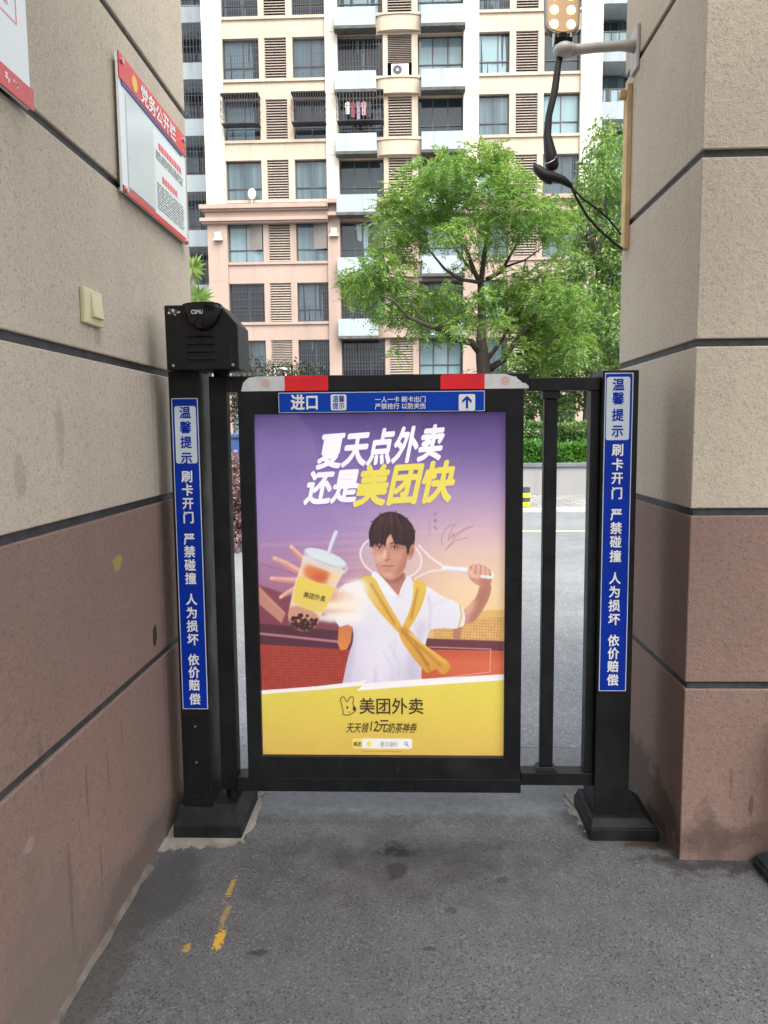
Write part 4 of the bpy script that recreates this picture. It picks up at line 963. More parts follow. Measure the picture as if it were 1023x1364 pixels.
limb([(652, 492, 0), (672, 478, -0.2), (686, 455, -0.3), (706, 432, -0.4), (718, 408, -0.5), (732, 388, -0.5)], 0.085, 0.015)
limb([(676, 476, -0.2), (696, 470, -0.5), (722, 458, -0.7), (744, 446, -0.8)], 0.05, 0.012)
limb([(648, 372, 0.1), (668, 362, 0.2), (682, 336, 0.3), (696, 312, 0.3), (706, 292, 0.3)], 0.055, 0.012)
limb([(672, 356, 0.2), (700, 346, 0.1), (722, 330, 0.0)], 0.03, 0.01)
CL = [(643, 206, 26), (662, 212, 20), (620, 222, 24), (590, 222, 24), (560, 232, 24), (600, 246, 30), (640, 240, 32), (675, 234, 24), (694, 250, 22), (545, 258, 26), (525, 272, 22), (575, 270, 32), (612, 278, 30),
      (655, 272, 32), (690, 275, 28), (722, 280, 26), (745, 294, 18), (712, 302, 26), (736, 308, 18), (514, 300, 22), (540, 300, 26), (568, 305, 24), (600, 312, 22), (630, 308, 22), (668, 306, 24), (522, 328, 22), (548, 335, 20), (505, 345, 18),
      (486, 362, 24), (470, 372, 18), (500, 380, 24), (478, 392, 18), (520, 365, 24), (535, 392, 26), (510, 408, 22), (528, 418, 18), (558, 398, 22), (552, 424, 24), (578, 416, 26), (604, 412, 26), (580, 440, 20), (612, 432, 22), (633, 420, 22), (596, 390, 16), (640, 395, 16),
      (660, 392, 20), (680, 378, 24), (705, 372, 24), (730, 365, 20), (675, 405, 28), (705, 400, 28), (735, 395, 28), (762, 400, 24), (690, 430, 28), (722, 428, 30), (752, 430, 30), (660, 430, 20), (775, 420, 20), (742, 455, 28), (712, 458, 24), (768, 460, 24), (690, 468, 18), (740, 482, 22),
      (535, 452, 8), (530, 470, 8), (620, 352, 12), (655, 340, 16), (750, 340, 14)]
cl3 = []
for (x, y, r) in CL:
    dy = random.uniform(-1.3, 1.3) * (1 if r > 14 else 0.3); a, b = at(x, y, TY + dy); cl3.append((a, TY + dy, b, r * (TY + dy) / FPX * 0.90))
cr1 = crown('crown', sprays(cl3, 640, L=0.30, pairs=7, leaf=(0.098, 0.034)), 'leaf_bright', tree)

# --- darker tree at the right, half behind the pillar
T2 = 20.5
def c2(lst, Y, spread):
    o = []
    for (x, y, r) in lst:
        Yk = Y + random.uniform(-spread, spread); a, b = at(x, y, Yk); o.append((a, Yk, b, r * Yk / FPX * 1.12))
    return o
x2, _ = at(781, 560, T2)
t2 = empty('camphor_tree', 'tall darker green glossy leaved tree half hidden by the right pillar', 'tree', (x2, T2, 0.55))
mb = MB(); mb.tube([(x2, T2, 0.5), (x2 + 0.05, T2, 1.8), (x2 + 0.1, T2, 3.2), (x2 + 0.25, T2, 5.5), (x2 + 0.4, T2, 7.5)], [0.17, 0.15, 0.13, 0.09, 0.03], 'bark_grey', 10); mb.build('trunk', t2, smooth=True)
L2 = [(803, 172, 13), (800, 192, 17), (815, 205, 22), (795, 215, 20), (830, 190, 20), (808, 235, 26), (785, 240, 18), (835, 235, 26), (778, 262, 20), (800, 268, 24), (825, 270, 26), (770, 292, 20), (795, 298, 24), (822, 302, 24), (850, 300, 30), (775, 325, 22), (800, 332, 26), (828, 336, 24),
      (768, 352, 20), (790, 362, 24), (818, 368, 26), (850, 360, 30), (780, 392, 24), (808, 402, 26), (832, 405, 24), (790, 430, 26), (818, 436, 26), (800, 462, 26), (828, 468, 26), (778, 470, 22), (856, 420, 30), (860, 250, 30), (765, 440, 20), (760, 470, 22), (735, 470, 26), (710, 478, 22), (690, 490, 16), (745, 495, 20), (780, 495, 22), (810, 495, 22), (700, 440, 20), (725, 450, 26), (735, 420, 22), (745, 395, 20), (755, 372, 18), (715, 500, 20), (825, 500, 26), (835, 330, 26), (840, 440, 26), (670, 500, 12)]
crown('crown', leaves(c2(L2, T2, 1.2), 1700, (0.14, 0.06), 0.6), 'leaf_dark', t2)
for k, pts in enumerate(([(785, 450, 0), (775, 420, 0.2), (765, 390, 0.3)], [(790, 400, 0), (802, 365, 0.1), (812, 330, 0.2)], [(792, 350, 0), (786, 310, 0), (790, 270, 0)])):
    mb = MB(); mb.tube([(at(x, y, T2 + d)[0], T2 + d, at(x, y, T2 + d)[1]) for x, y, d in pts], [0.06, 0.04, 0.02], 'bark_grey', 7); mb.build('limb', t2, smooth=True)

# --- low tree mass behind the hedge: separate shrubs
def shrub(name, label, spots, Y, mat, per, leaf, stem=None, group=None, cat='shrub', spread=0.6, zbase=0.58):
    cl = c2(spots, Y, spread); cx = sum(c[0] for c in cl) / len(cl)
    t = empty(name, label, cat, (cx, Y, zbase), group)
    crown('foliage', leaves(cl, per, leaf, 0.3), mat, t)
    mb = MB()
    for k in range(4): mb.tube([(cx + random.uniform(-.1, .1), Y + random.uniform(-.1, .1), zbase - 0.1), (cx + random.uniform(-.4, .4), Y + random.uniform(-.3, .3), sum(c[2] for c in cl) / len(cl))], [0.035, 0.012], 'bark', 6)
    mb.build('stem', t, smooth=True)
    return t
shrub('shade_shrub', 'dark leafy shrub filling the gap under the tree crowns right of the poster', [(700, 512, 20), (712, 535, 16), (745, 520, 22), (770, 515, 20), (735, 545, 14), (695, 555, 14), (708, 550, 10), (752, 550, 14), (765, 540, 12), (720, 525, 16), (790, 530, 18), (722, 505, 18)], 21.0, 'leaf_dark', 2600, (0.12, 0.055))
shrub('brown_shrub', 'dull brown green shrub rising above the left end of the gate rail', [(345, 492, 18), (365, 498, 20), (392, 490, 14), (415, 496, 16), (385, 505, 22), (335, 510, 20), (325, 540, 22), (322, 560, 18), (365, 530, 26), (410, 530, 26), (300, 510, 22), (310, 535, 22), (285, 540, 22), (325, 520, 18)], 23.0, 'leaf_brown', 1100, (0.13, 0.05), zbase=0.0)
shrub('green_shrub', 'small pale green shrub at the foot of the forked tree trunk', [(628, 498, 10), (622, 508, 10), (635, 512, 10)], 19.4, 'leaf_hedge', 900, (0.10, 0.05))
# --- clipped hedges
def hedge(label, x0, x1, y0, y1, z0, z1, mat, dens):
    t = empty('clipped_hedge', label, 'hedge', ((x0 + x1) / 2, (y0 + y1) / 2, z0), 'clipped hedges in the planter')
    mb = MB(); mb.box(x0 + 0.12, x1 - 0.12, y0 + 0.12, y1 - 0.12, z0, z1 - 0.14, 'hedge_core'); mb.build('twig_core', t)
    n = int((x1 - x0) * dens); P = np.stack([RNG.uniform(x0, x1, n), RNG.uniform(y0, y1, n), RNG.uniform(z0, z1, n)], 1)
    f = RNG.integers(0, 5, n); jit = RNG.normal(0, 0.035, n)
    P[:, 1] = np.where(f < 3, y0 + np.abs(jit) * 1.5 + 0.05 * np.sin(P[:, 0] * 5 + P[:, 2] * 7), P[:, 1]); P[:, 2] = np.where(f >= 3, z1 + jit + 0.05 * np.sin(P[:, 0] * 3.1), P[:, 2])
    d = RNG.normal(0, 0.6, (n, 3)); d[:, 1] -= np.where(f < 3, 0.7, 0.1); d[:, 2] += np.where(f >= 3, 0.8, 0.25)
    a, s, nn = rot_to(d); roll = RNG.normal(0, 0.7, n)[:, None]
    V = leaf_quads(P, a, s * np.cos(roll) + nn * np.sin(roll), RNG.uniform(0.06, 0.12, n), RNG.uniform(0.035, 0.06, n)); crown('foliage', V, mat, t)
hedge('low bright green clipped hedge directly behind the planter wall', 0.0, 9.0, 17.58, 18.05, 0.6, 1.14, 'leaf_hedge_front', 2600)
hedge('taller pale green clipped hedge in the second row of the planter', -0.5, 9.0, 18.25, 19.0, 0.6, 1.60, 'leaf_hedge', 3400)
# --- red shrub left of the gate
rs = shrub('red_shrub', 'rounded red leaved shrub seen through the gap left of the poster', [(318, 618, 18), (316, 640, 20), (318, 665, 20), (317, 690, 20), (316, 715, 18), (300, 650, 34), (296, 690, 34), (290, 620, 26), (270, 680, 34)], 9.7, 'leaf_red', 9000, (0.06, 0.034), spread=0.12, zbase=0.0)
# --- light green palmate plant at the end of the left wall
pp = empty('palmate_plant', 'light green plant with star shaped leaves behind the end of the left wall', 'plant', (-1.65, 7.0, 0))
mb = MB(); r1, r2 = at(262, 358, 7.0), at(268, 398, 6.9)
mb.tube([(-1.95, 7.0, 0), (-1.9, 7.0, 1.6), (r2[0] - 0.05, 6.95, r2[1] - 0.1), (r1[0] - 0.06, 7.0, r1[1])], [0.05, 0.04, 0.025, 0.012], 'bark_grey', 8); mb.build('stem', pp, smooth=True)
for (cx, cz), Y, rr in ((r1, 7.0, 0.15), (r2, 6.9, 0.17)):
    V = []
    for q in range(3):
        oy = random.uniform(-0.03, 0.03); oz = random.uniform(-0.02, 0.02)
        for k in range(11):
            a = 2 * math.pi * k / 11 + q; dr = np.array([[math.cos(a), random.uniform(-0.5, 0.3), 0.75 * math.sin(a) - 0.1]]); dr /= np.linalg.norm(dr)
            sd_ = np.cross(dr, [[0, 1, 0.2]]); V.append(leaf_quads(np.array([[cx - 0.03, Y + oy, cz + oz]]), dr, sd_, np.array([rr * random.uniform(0.7, 1.1)]), np.array([0.03])))
    crown('leaf_rosette', np.concatenate(V), 'leaf_palm', pp)
# ================================================================== BEHIND THE VIEWER: seen only as a reflection in the poster cover and the windows
ob_ = empty('street_building', 'pale shop building across the street behind the viewer, mirrored in the poster cover', 'building', (0, -16, 0))
mb = MB(); mb.box(-30, 30, -22, -16, 4.2, 9.0, 'facade_cream')
for k in range(13): mb.box(-30 + k * 4.9, -29.1 + k * 4.9, -22, -16, 0, 4.198, 'facade_cream')
mb.build('wall', ob_)
mb = MB()
for k in range(12):
    mb.box(-29.08 + k * 4.9, -25.12 + k * 4.9, -16.6, -16.5, 0, 4.19, 'interior')
    for r in range(1): mb.box(-28.6 + k * 4.9, -25.8 + k * 4.9, -16.03, -15.99, 5.4 + r * 3, 7.0 + r * 3, 'interior')
mb.build('window', ob_)

# ================================================================== THE POSTER (printed artwork, drawn per point on a fine grid)
AX0, AX1, AY0, AY1 = 342.0, 676.0, 550.5, 1007.0          # artwork coordinates: x right, y down
GW, GH = 402, 549
gx = np.linspace(AX0, AX1, GW); gy = np.linspace(AY0, AY1, GH)
PX, PY = np.meshgrid(gx, gy)
IMG = np.zeros((GH, GW, 3))
def sstep(a, b, x): t = np.clip((x - a) / (b - a), 0, 1); return t * t * (3 - 2 * t)
def blur(m, r):
    """gaussian blur, r in artwork units"""
    s = r * GW / (AX1 - AX0)
    if s < 0.3: return m
    k = np.exp(-0.5 * (np.arange(-int(3 * s) - 1, int(3 * s) + 2) / s) ** 2); k /= k.sum(); h = len(k) // 2
    for ax in (0, 1):
        pad = [(0, 0), (0, 0)]; pad[ax] = (h, h)
        q = np.pad(m, pad, mode='edge'); q = np.moveaxis(q, ax, 0); o = np.zeros_like(np.moveaxis(m, ax, 0))
        for i, kv in enumerate(k): o += kv * q[i:i + o.shape[0]]
        m = np.moveaxis(o, 0, ax)
    return m
def inside(pts, X, Y):
    c = np.zeros(X.shape, bool); n = len(pts)
    for i in range(n):
        x0, y0 = pts[i]; x1, y1 = pts[(i + 1) % n]
        if y0 == y1: continue
        c ^= ((y0 > Y) != (y1 > Y)) & (X < (x1 - x0) * (Y - y0) / (y1 - y0) + x0)
    return c
def smooth_pts(pts, it=2):
    for _ in range(it):
        q = []
        for i in range(len(pts)):
            a, b = pts[i], pts[(i + 1) % len(pts)]
            q += [(0.75 * a[0] + 0.25 * b[0], 0.75 * a[1] + 0.25 * b[1]), (0.25 * a[0] + 0.75 * b[0], 0.25 * a[1] + 0.75 * b[1])]
        pts = q
    return pts
def poly(pts, r=0.0, it=2):
    if it: pts = smooth_pts(pts, it)
    m = np.zeros(PX.shape); dx = (AX1 - AX0) / GW / 3
    for sx in (-1, 0, 1):
        for sy in (-1, 0, 1): m += inside(pts, PX + sx * dx, PY + sy * dx)
    m /= 9
    return blur(m, r) if r else m
def stroke(pts, w, r=0.0):
    d = np.full(PX.shape, 1e9); n = len(pts)
    w = w if hasattr(w, '__len__') else [w] * n
    for i in range(n - 1):
        (x0, y0), (x1, y1) = pts[i], pts[i + 1]; L2 = (x1 - x0) ** 2 + (y1 - y0) ** 2 + 1e-9
        t = np.clip(((PX - x0) * (x1 - x0) + (PY - y0) * (y1 - y0)) / L2, 0, 1)
        q = np.hypot(PX - x0 - t * (x1 - x0), PY - y0 - t * (y1 - y0)) - (w[i] * (1 - t) + w[i + 1] * t) / 2
        d = np.minimum(d, q)
    m = np.clip(0.5 - d / 0.9, 0, 1)
    return blur(m, r) if r else m
def ell(cx, cy, rx, ry, ang=0, r=0.0):
    a = R(ang); X, Y = PX - cx, PY - cy
    u, v = X * math.cos(a) + Y * math.sin(a), -X * math.sin(a) + Y * math.cos(a)
    q = np.hypot(u / rx, v / ry); m = np.clip(0.5 + (1 - q) * min(rx, ry) / 0.9, 0, 1)
    return blur(m, r) if r else m
def paint(m, col, a=1.0):
    global IMG
    m = (m * a)[..., None]; col = np.asarray(col, float)
    IMG = IMG * (1 - m) + col * m
def grad(stops, t):
    xs = [s[0] for s in stops]; return np.stack([np.interp(t, xs, [s[1][k] for s in stops]) for k in range(3)], -1)
def Q(x, y): return (330 + x / 2.842, 650 + y / 2.842)          # coordinates measured on an enlarged view
def QQ(l): return [Q(*p) for p in l]
def F(x, y): return (470 + x / 4.65, 660 + y / 4.65)
def FF(l): return [F(*p) for p in l]
def K(x, y): return (340 + x / 6.82, 690 + y / 6.82)
def KK(l): return [K(*p) for p in l]

# sky
lft = grad([(550, (92, 74, 140)), (590, (124, 104, 168)), (650, (150, 126, 188)), (700, (162, 134, 190)), (740, (176, 134, 174)), (775, (168, 116, 146)), (830, (146, 88, 104))], PY)
rgt = grad([(550, (84, 64, 126)), (600, (116, 96, 156)), (650, (168, 142, 186)), (690, (206, 172, 192)), (730, (234, 198, 184)), (780, (246, 214, 172)), (830, (240, 204, 144))], PY)
t = sstep(400, 640, PX)[..., None]
IMG = lft * (1 - t) + rgt * t
for k in range(16):                                     # thin streaky clouds
    yy = 690 + 9 * k + RNG.uniform(-3, 3); xx = RNG.uniform(360, 640)
    paint(ell(xx, yy, RNG.uniform(30, 90), RNG.uniform(0.8, 2.4), -2, 1.5), (250, 215, 205), 0.22)
# stands and court
paint(poly([(342, 774), (420, 800), (470, 818), (470, 930), (342, 930)], 0.8, 0), (122, 62, 74), 0.85)
paint(poly([(342, 775), (378, 812), (372, 826), (342, 800)], 0.6, 0), (214, 150, 128), 0.8)
paint(stroke([(342, 745), (400, 762), (470, 775)], 0.8), (90, 60, 90), 0.5)
paint(stroke([(342, 782), (376, 812)], 1.2), (225, 170, 145), 0.6)
paint(poly([(342, 826), (470, 838), (470, 866), (342, 858)], 0.5, 0), (84, 44, 58))
paint(poly([(342, 855), (470, 862), (470, 935), (342, 935)], 0.5, 0), (176, 66, 52))
paint(stroke([(342, 840), (460, 852)], 3.2, 0.3), (196, 130, 138), 0.9)
net = poly([(342, 858), (466, 862), (466, 925), (342, 925)], 0, 0)
gridl = np.maximum((np.mod(PX * 1.0 + PY * 0.05, 4.0) < 1.1), (np.mod(PY - PX * 0.04, 4.0) < 1.1)).astype(float)
paint(net * gridl, (120, 40, 38), 0.55)
paint(poly([(580, 812), (676, 808), (676, 856), (580, 850)], 1.0, 0), (226, 180, 106))
paint(poly([(580, 822), (676, 818), (676, 856), (580, 850)], 0, 0) * gridl, (176, 120, 76), 0.5)
paint(poly([(560, 846), (676, 850), (676, 864), (560, 862)], 0.6, 0), (104, 52, 60))
paint(poly([(560, 862), (676, 864), (676, 925), (560, 925)], 0.5, 0), (198, 84, 58))
paint(ell(640, 885, 60, 14, 0, 6), (224, 120, 80), 0.6)
paint(stroke([(575, 858), (658, 861), (657, 892), (560, 904)], 1.2, 0.2), (235, 170, 160), 0.85)
paint(poly(QQ([(785, 520), (820, 515), (815, 560), (790, 565)]), 0.6, 0), (170, 110, 100), 0.8)
# racket behind the head
paint(ell(*Q(548, 250), 43, 29, 12, 0.3) - ell(*Q(548, 250), 40.5, 26.5, 12, 0.3), (248, 232, 232), 0.95)
strings = ell(*Q(548, 250), 40, 26, 12) * np.maximum(np.mod(PX + PY * .2, 3.2) < 0.8, np.mod(PY - PX * .2, 3.2) < 0.8)
paint(strings, (246, 230, 232), 0.45)
paint(stroke(QQ([(655, 205), (700, 250), (750, 285), (790, 292)]), [2.2, 2.4, 3, 4], 0.3), (246, 236, 232))
paint(stroke(QQ([(640, 330), (690, 305), (750, 295), (790, 296)]), [2.0, 2.2, 3, 4], 0.3), (240, 226, 220))
paint(stroke(QQ([(750, 291), (840, 300), (932, 318)]), [5.0, 7.5, 8.0], 0.3), (242, 242, 248))
paint(stroke(QQ([(760, 297), (840, 308), (930, 326)]), [1.2, 2.0, 2.0], 0.6), (190, 180, 195), 0.7)
SK, SKD, SKL = (208, 146, 122), (154, 92, 78), (236, 188, 164)
# raised forearm and fist
arm = QQ([(815, 460), (850, 430), (880, 395), (888, 350), (935, 345), (930, 395), (905, 445), (870, 495), (830, 510)])
ma = poly(arm, 0.4); paint(ma, SK); paint(ma * blur(poly(QQ([(890, 350), (935, 345), (930, 400), (870, 500), (840, 505)]), 0), 3), SKD, 0.55)
paint(ma * ell(*Q(850, 440), 6, 12, 35, 3), SKL, 0.6)
fist = QQ([(842, 300), (850, 282), (875, 276), (905, 282), (930, 300), (936, 330), (930, 356), (892, 362), (862, 345), (846, 325)])
mf = poly(fist, 0.3); paint(mf, SK); paint(mf * ell(*Q(915, 350), 9, 8, 0, 3), SKD, 0.5)
for k, (a, b) in enumerate([((866, 282), (862, 318)), ((884, 280), (882, 318)), ((902, 286), (902, 322)), ((918, 296), (920, 326))]):
    paint(stroke(QQ([a, b]), 5.4, 0.4), (228, 176, 154)); paint(stroke(QQ([(a[0] + 8, a[1]), (b[0] + 8, b[1])]), 1.0, 0.3), SKD, 0.7)
paint(stroke(QQ([(848, 300), (858, 318), (880, 326)]), [5, 5, 4], 0.4), SKL, 0.9)
paint(stroke(QQ([(895, 322), (932, 326)]), 4.0, 0.3), (236, 234, 240))
# orange drape behind the outstretched arm
paint(poly(QQ([(345, 490), (400, 490), (385, 600), (335, 606)]), 0.4, 1), grad([(820, (205, 110, 70)), (865, (226, 140, 70))], PY))
# polo shirt
shirt = QQ([(452, 330), (400, 345), (360, 350), (330, 400), (330, 520), (395, 500), (402, 560), (380, 620), (362, 700), (352, 745), (665, 735), (662, 690), (670, 620), (690, 540),
            (700, 518), (826, 522), (836, 470), (815, 425), (740, 395), (690, 360), (640, 338), (560, 360)])
ms = poly(shirt, 0.3, 1); paint(ms, grad([(760, (240, 238, 244)), (860, (226, 222, 236)), (910, (212, 204, 224))], PY))
paint(ms * poly(QQ([(690, 500), (640, 620), (665, 735), (600, 735), (620, 600), (660, 480)]), 5), (190, 176, 202), 0.65)
paint(ms * poly(QQ([(395, 500), (410, 560), (380, 735), (352, 745), (370, 640)]), 4), (188, 172, 200), 0.7)
paint(ms * ell(*Q(500, 640), 22, 40, 10, 9), (240, 236, 246), 0.6)
for k in range(7):
    x = RNG.uniform(420, 640); y = RNG.uniform(560, 700)
    paint(ms * stroke(QQ([(x, y), (x + RNG.uniform(-30, 30), y + RNG.uniform(30, 70))]), 2.4, 1.6), (198, 186, 210), 0.5)
paint(ms * stroke(QQ([(690, 395), (700, 450), (695, 520)]), 2.2, 1.2), (200, 188, 206), 0.7)
paint(ms * stroke(QQ([(812, 425), (820, 470), (806, 520)]), 2.6, 0.3), (226, 196, 92), 0.95)
paint(ms * stroke(QQ([(770, 410), (700, 430)]), 3, 2), (214, 204, 218), 0.6)
# neck, collar
neck = QQ([(505, 300), (600, 300), (606, 340), (590, 375), (572, 398), (530, 350), (505, 325)])
mn = poly(neck, 0.4, 1); paint(mn, (190, 126, 108)); paint(mn * poly(QQ([(500, 300), (600, 300), (605, 325), (560, 350), (520, 335)]), 3), (146, 86, 76), 0.8)
paint(poly(QQ([(478, 300), (500, 310), (545, 360), (575, 395), (552, 400), (500, 370), (470, 325)]), 0.3, 1), (244, 242, 246))
paint(poly(QQ([(605, 325), (622, 320), (632, 345), (640, 385), (625, 398), (592, 392), (575, 390)]), 0.3, 1), (236, 232, 240))
paint(stroke(QQ([(545, 362), (575, 396), (592, 393)]), 1.0, 0.4), (196, 184, 204), 0.8)
# yellow sweater over the shoulders
ycol = grad([(760, (232, 196, 84)), (830, (226, 176, 72)), (900, (206, 146, 60))], PY)
paint(poly(QQ([(418, 338), (446, 320), (482, 320), (510, 375), (545, 440), (592, 515), (582, 545), (540, 500), (490, 445), (448, 385)]), 0.3, 1), ycol)
paint(poly(QQ([(632, 340), (650, 332), (686, 348), (680, 395), (655, 460), (622, 515), (598, 540), (588, 520), (618, 455), (634, 395)]), 0.3, 1), ycol)
tail = QQ([(572, 530), (600, 512), (622, 528), (650, 565), (700, 600), (782, 655), (765, 692), (740, 700), (722, 672), (690, 696), (664, 674), (625, 625), (590, 575)])
mt = poly(tail, 0.3, 1); paint(mt, ycol)
for a, b, wd in (((590, 530), (690, 660), 3), ((605, 540), (740, 665), 2.4), ((640, 580), (700, 690), 2.4), ((470, 350), (560, 500), 2.6), ((650, 370), (625, 480), 2.4)):
    paint(stroke(QQ([a, b]), wd, 1.0), (164, 104, 44), 0.7)
paint(stroke(QQ([(612, 535), (760, 655)]), 2.2, 0.8), (244, 206, 110), 0.6)
paint(ell(*Q(597, 528), 7, 5, 30, 1.5), (190, 128, 52), 0.6)
# head
face = FF([(128, 270), (132, 340), (146, 400), (160, 440), (185, 480), (225, 503), (262, 503), (300, 482), (332, 440), (348, 380), (362, 330), (365, 250), (300, 180), (200, 180)])
mfc = poly(face, 0.3, 2); paint(mfc, (212, 152, 128))
paint(mfc * poly(FF([(255, 500), (330, 445), (350, 370), (370, 270), (335, 290), (322, 380), (285, 440)]), 3.0), (168, 104, 90), 0.75)
paint(mfc * ell(*F(170, 370), 5.5, 7, 10, 3), (240, 194, 172), 0.7)
paint(mfc * ell(*F(215, 255), 8, 6, 0, 3), (236, 190, 168), 0.5)
ear = poly(FF([(352, 360), (362, 300), (385, 278), (400, 300), (392, 340), (372, 376), (356, 380)]), 0.3, 2); paint(ear, (206, 146, 126)); paint(ear * ell(*F(376, 325), 2.5, 6, 15, 1), SKD, 0.6)
for cx, cy, s_ in ((172, 302, -1), (268, 302, 1)):                      # eyes and brows
    paint(ell(*F(cx, cy - 2), 6.4, 3.4, 3, 1.2), (178, 118, 102), 0.6)
    paint(ell(*F(cx, cy), 4.6, 1.5, 2, 0.2), (236, 220, 214), 0.9)
    paint(ell(*F(cx + 2, cy), 1.8, 1.7, 0, 0.2), (48, 26, 26))
    paint(stroke(FF([(cx - 24, cy - 1), (cx - 4, cy - 10), (cx + 22, cy - 4)]), [0.8, 1.4, 0.9], 0.2), (60, 32, 32), 0.95)
    paint(stroke(FF([(cx - 28, cy - 22), (cx, cy - 32), (cx + 30, cy - 24)]), [1.6, 2.4, 1.4], 0.4), (72, 42, 40), 0.9)
paint(stroke(FF([(222, 295), (214, 340), (206, 372)]), [1.8, 1.8, 2.4], 0.8), (190, 128, 110), 0.6)
paint(stroke(FF([(196, 372), (214, 382), (238, 374)]), [1.3, 1.6, 1.3], 0.4), (150, 88, 78), 0.85)
paint(stroke(FF([(214, 318), (210, 360)]), 1.6, 0.7), (244, 202, 182), 0.7)
paint(stroke(FF([(184, 417), (215, 414), (235, 416), (268, 414)]), [0.8, 1.3, 1.3, 0.8], 0.2), (140, 70, 70), 0.95)
paint(stroke(FF([(200, 426), (226, 430), (252, 424)]), [1.4, 2.6, 1.4], 0.6), (206, 132, 124), 0.8)
paint(stroke(FF([(206, 446), (240, 447)]), 1.6, 0.9), (180, 116, 102), 0.6)
hair = FF([(126, 305), (110, 262), (106, 215), (118, 172), (142, 130), (178, 100), (222, 82), (272, 84), (318, 100), (356, 132), (384, 166), (399, 210), (398, 262), (384, 282), (366, 298), (356, 352), (346, 340),
           (344, 292), (318, 288), (296, 282), (272, 286), (262, 262), (246, 214), (228, 238), (214, 262), (210, 304), (196, 276), (184, 296), (174, 268), (160, 296), (150, 276), (138, 292)])
mh = np.maximum(poly(hair, 0.25, 1), np.max([stroke(FF([(q[0], q[1]), (q[2], q[3])]), [4.0, 0.8], 0.5) for q in [(150, 150, 122, 140), (128, 200, 108, 214), (200, 110, 176, 92), (262, 100, 282, 80), (330, 130, 354, 122), (380, 190, 402, 206), (384, 262, 392, 286), (122, 270, 114, 296)]], axis=0)); paint(mh, (50, 28, 32))
paint(mh * ell(*F(220, 130), 16, 7, -20, 4), (92, 58, 60), 0.65); paint(mh * ell(*F(330, 180), 6, 14, -30, 4), (82, 50, 52), 0.5)
for k in range(16):
    x = 130 + k * 16; paint(mh * stroke(FF([(x + 20, 120 + abs(k - 7) * 7), (x, 200), (x - 6, 290)]), 0.7, 0.5), (84, 54, 54), 0.5)
paint(mfc * poly(FF([(130, 285), (200, 285), (205, 320), (140, 325)]), 2.2), (186, 124, 106), 0.45); paint(mfc * poly(FF([(235, 285), (320, 285), (318, 325), (240, 322)]), 2.2), (172, 108, 94), 0.5)
paint(mfc * ell(*F(205, 350), 2.2, 7, 8, 1.2), (248, 210, 190), 0.7); paint(mfc * ell(*F(228, 350), 2.0, 7, 8, 1.4), (176, 112, 98), 0.5)
paint(mfc * ell(*F(150, 420), 4, 8, 20, 2.5), (186, 124, 108), 0.55); paint(mfc * ell(*F(225, 470), 8, 3, 0, 1.8), (236, 188, 166), 0.5); paint(mfc * stroke(FF([(150, 440), (185, 482), (225, 503), (262, 503), (300, 480)]), 2.2, 1.2), (150, 90, 80), 0.6)
for k in range(26):
    x = 118 + RNG.uniform(0, 270); paint(mh * stroke(FF([(x * 0.55 + 110, 92 + abs(x - 250) * 0.22), (x, 190), (x + RNG.uniform(-14, 4), 280)]), RNG.uniform(0.5, 1.0), 0.35), (96, 66, 66) if k % 2 else (24, 12, 16), 0.5)
for k in range(16):
    x = 126 + k * 15; 
    if not 218 < x < 262: paint(stroke(FF([(x, 255), (x - 4, 285), (x - 8 + RNG.uniform(-4, 4), 306 + RNG.uniform(-8, 8))]), [1.6, 1.0, 0.3], 0.25), (46, 26, 30), 0.9)
# outstretched hand and cup
for pts, wd in (([(320, 232), (370, 280), (440, 350)], [5.5, 7, 8]), ([(162, 336), (270, 380), (400, 458)], [6, 8, 9.5]), ([(130, 518), (250, 530), (375, 535)], [4.5, 7, 8.5]), ([(212, 690), (270, 655), (350, 610)], [4, 6, 7.5])):
    paint(stroke(KK(pts), wd, 0.5), (224, 160, 146)); paint(stroke(KK([(p[0] + 4, p[1] - 14) for p in pts]), 2.0, 0.9), (250, 208, 192), 0.8)
    paint(stroke(KK([(p[0] - 2, p[1] + 22) for p in pts]), 1.6, 0.8), (180, 106, 104), 0.6)
    paint(ell(*K(pts[0][0] + 8, pts[0][1] - 6), 1.6, 1.4, 20, 0.4), (252, 222, 214), 0.8)
paint(poly(KK([(560, 560), (920, 640), (930, 880), (600, 900)]), 2.5, 1), (240, 206, 176), 0.85)       # sleeve and forearm in a blur of speed
paint(poly(KK([(650, 640), (900, 650), (890, 720), (640, 740)]), 1.6, 1), (222, 150, 112), 0.75)
paint(poly(KK([(640, 790), (890, 790), (890, 830), (640, 825)]), 1.2, 1), (198, 110, 84), 0.85)
paint(poly(KK([(560, 740), (960, 720), (960, 780), (560, 790)]), 1.8, 1), (250, 226, 170), 0.8)
paint(poly(KK([(520, 850), (980, 830), (980, 920), (560, 915)]), 2.0, 1), (248, 240, 238), 0.9)
paint(poly(KK([(820, 560), (1000, 520), (1020, 640), (960, 720), (930, 640)]), 3.0, 1), (246, 244, 248), 0.9)
paint(ell(*K(900, 720), 22, 26, 0, 9), (252, 246, 240), 0.8)
paint(ell(*K(760, 790), 24, 9, 3, 5), (253, 240, 214), 0.75)
cup = KK([(445, 270), (838, 420), (760, 540), (680, 700), (590, 860), (545, 960), (440, 1010), (330, 975), (275, 890), (300, 760), (350, 560), (400, 440)])
mc = poly(cup, 0.4, 1); paint(mc, (248, 222, 196), 0.92)
paint(mc * poly(KK([(440, 370), (700, 450), (690, 520), (560, 575), (430, 500)]), 3.0), (226, 122, 66), 0.95)
paint(mc * ell(*K(590, 510), 12, 7, 15, 4), (202, 88, 52), 0.8)
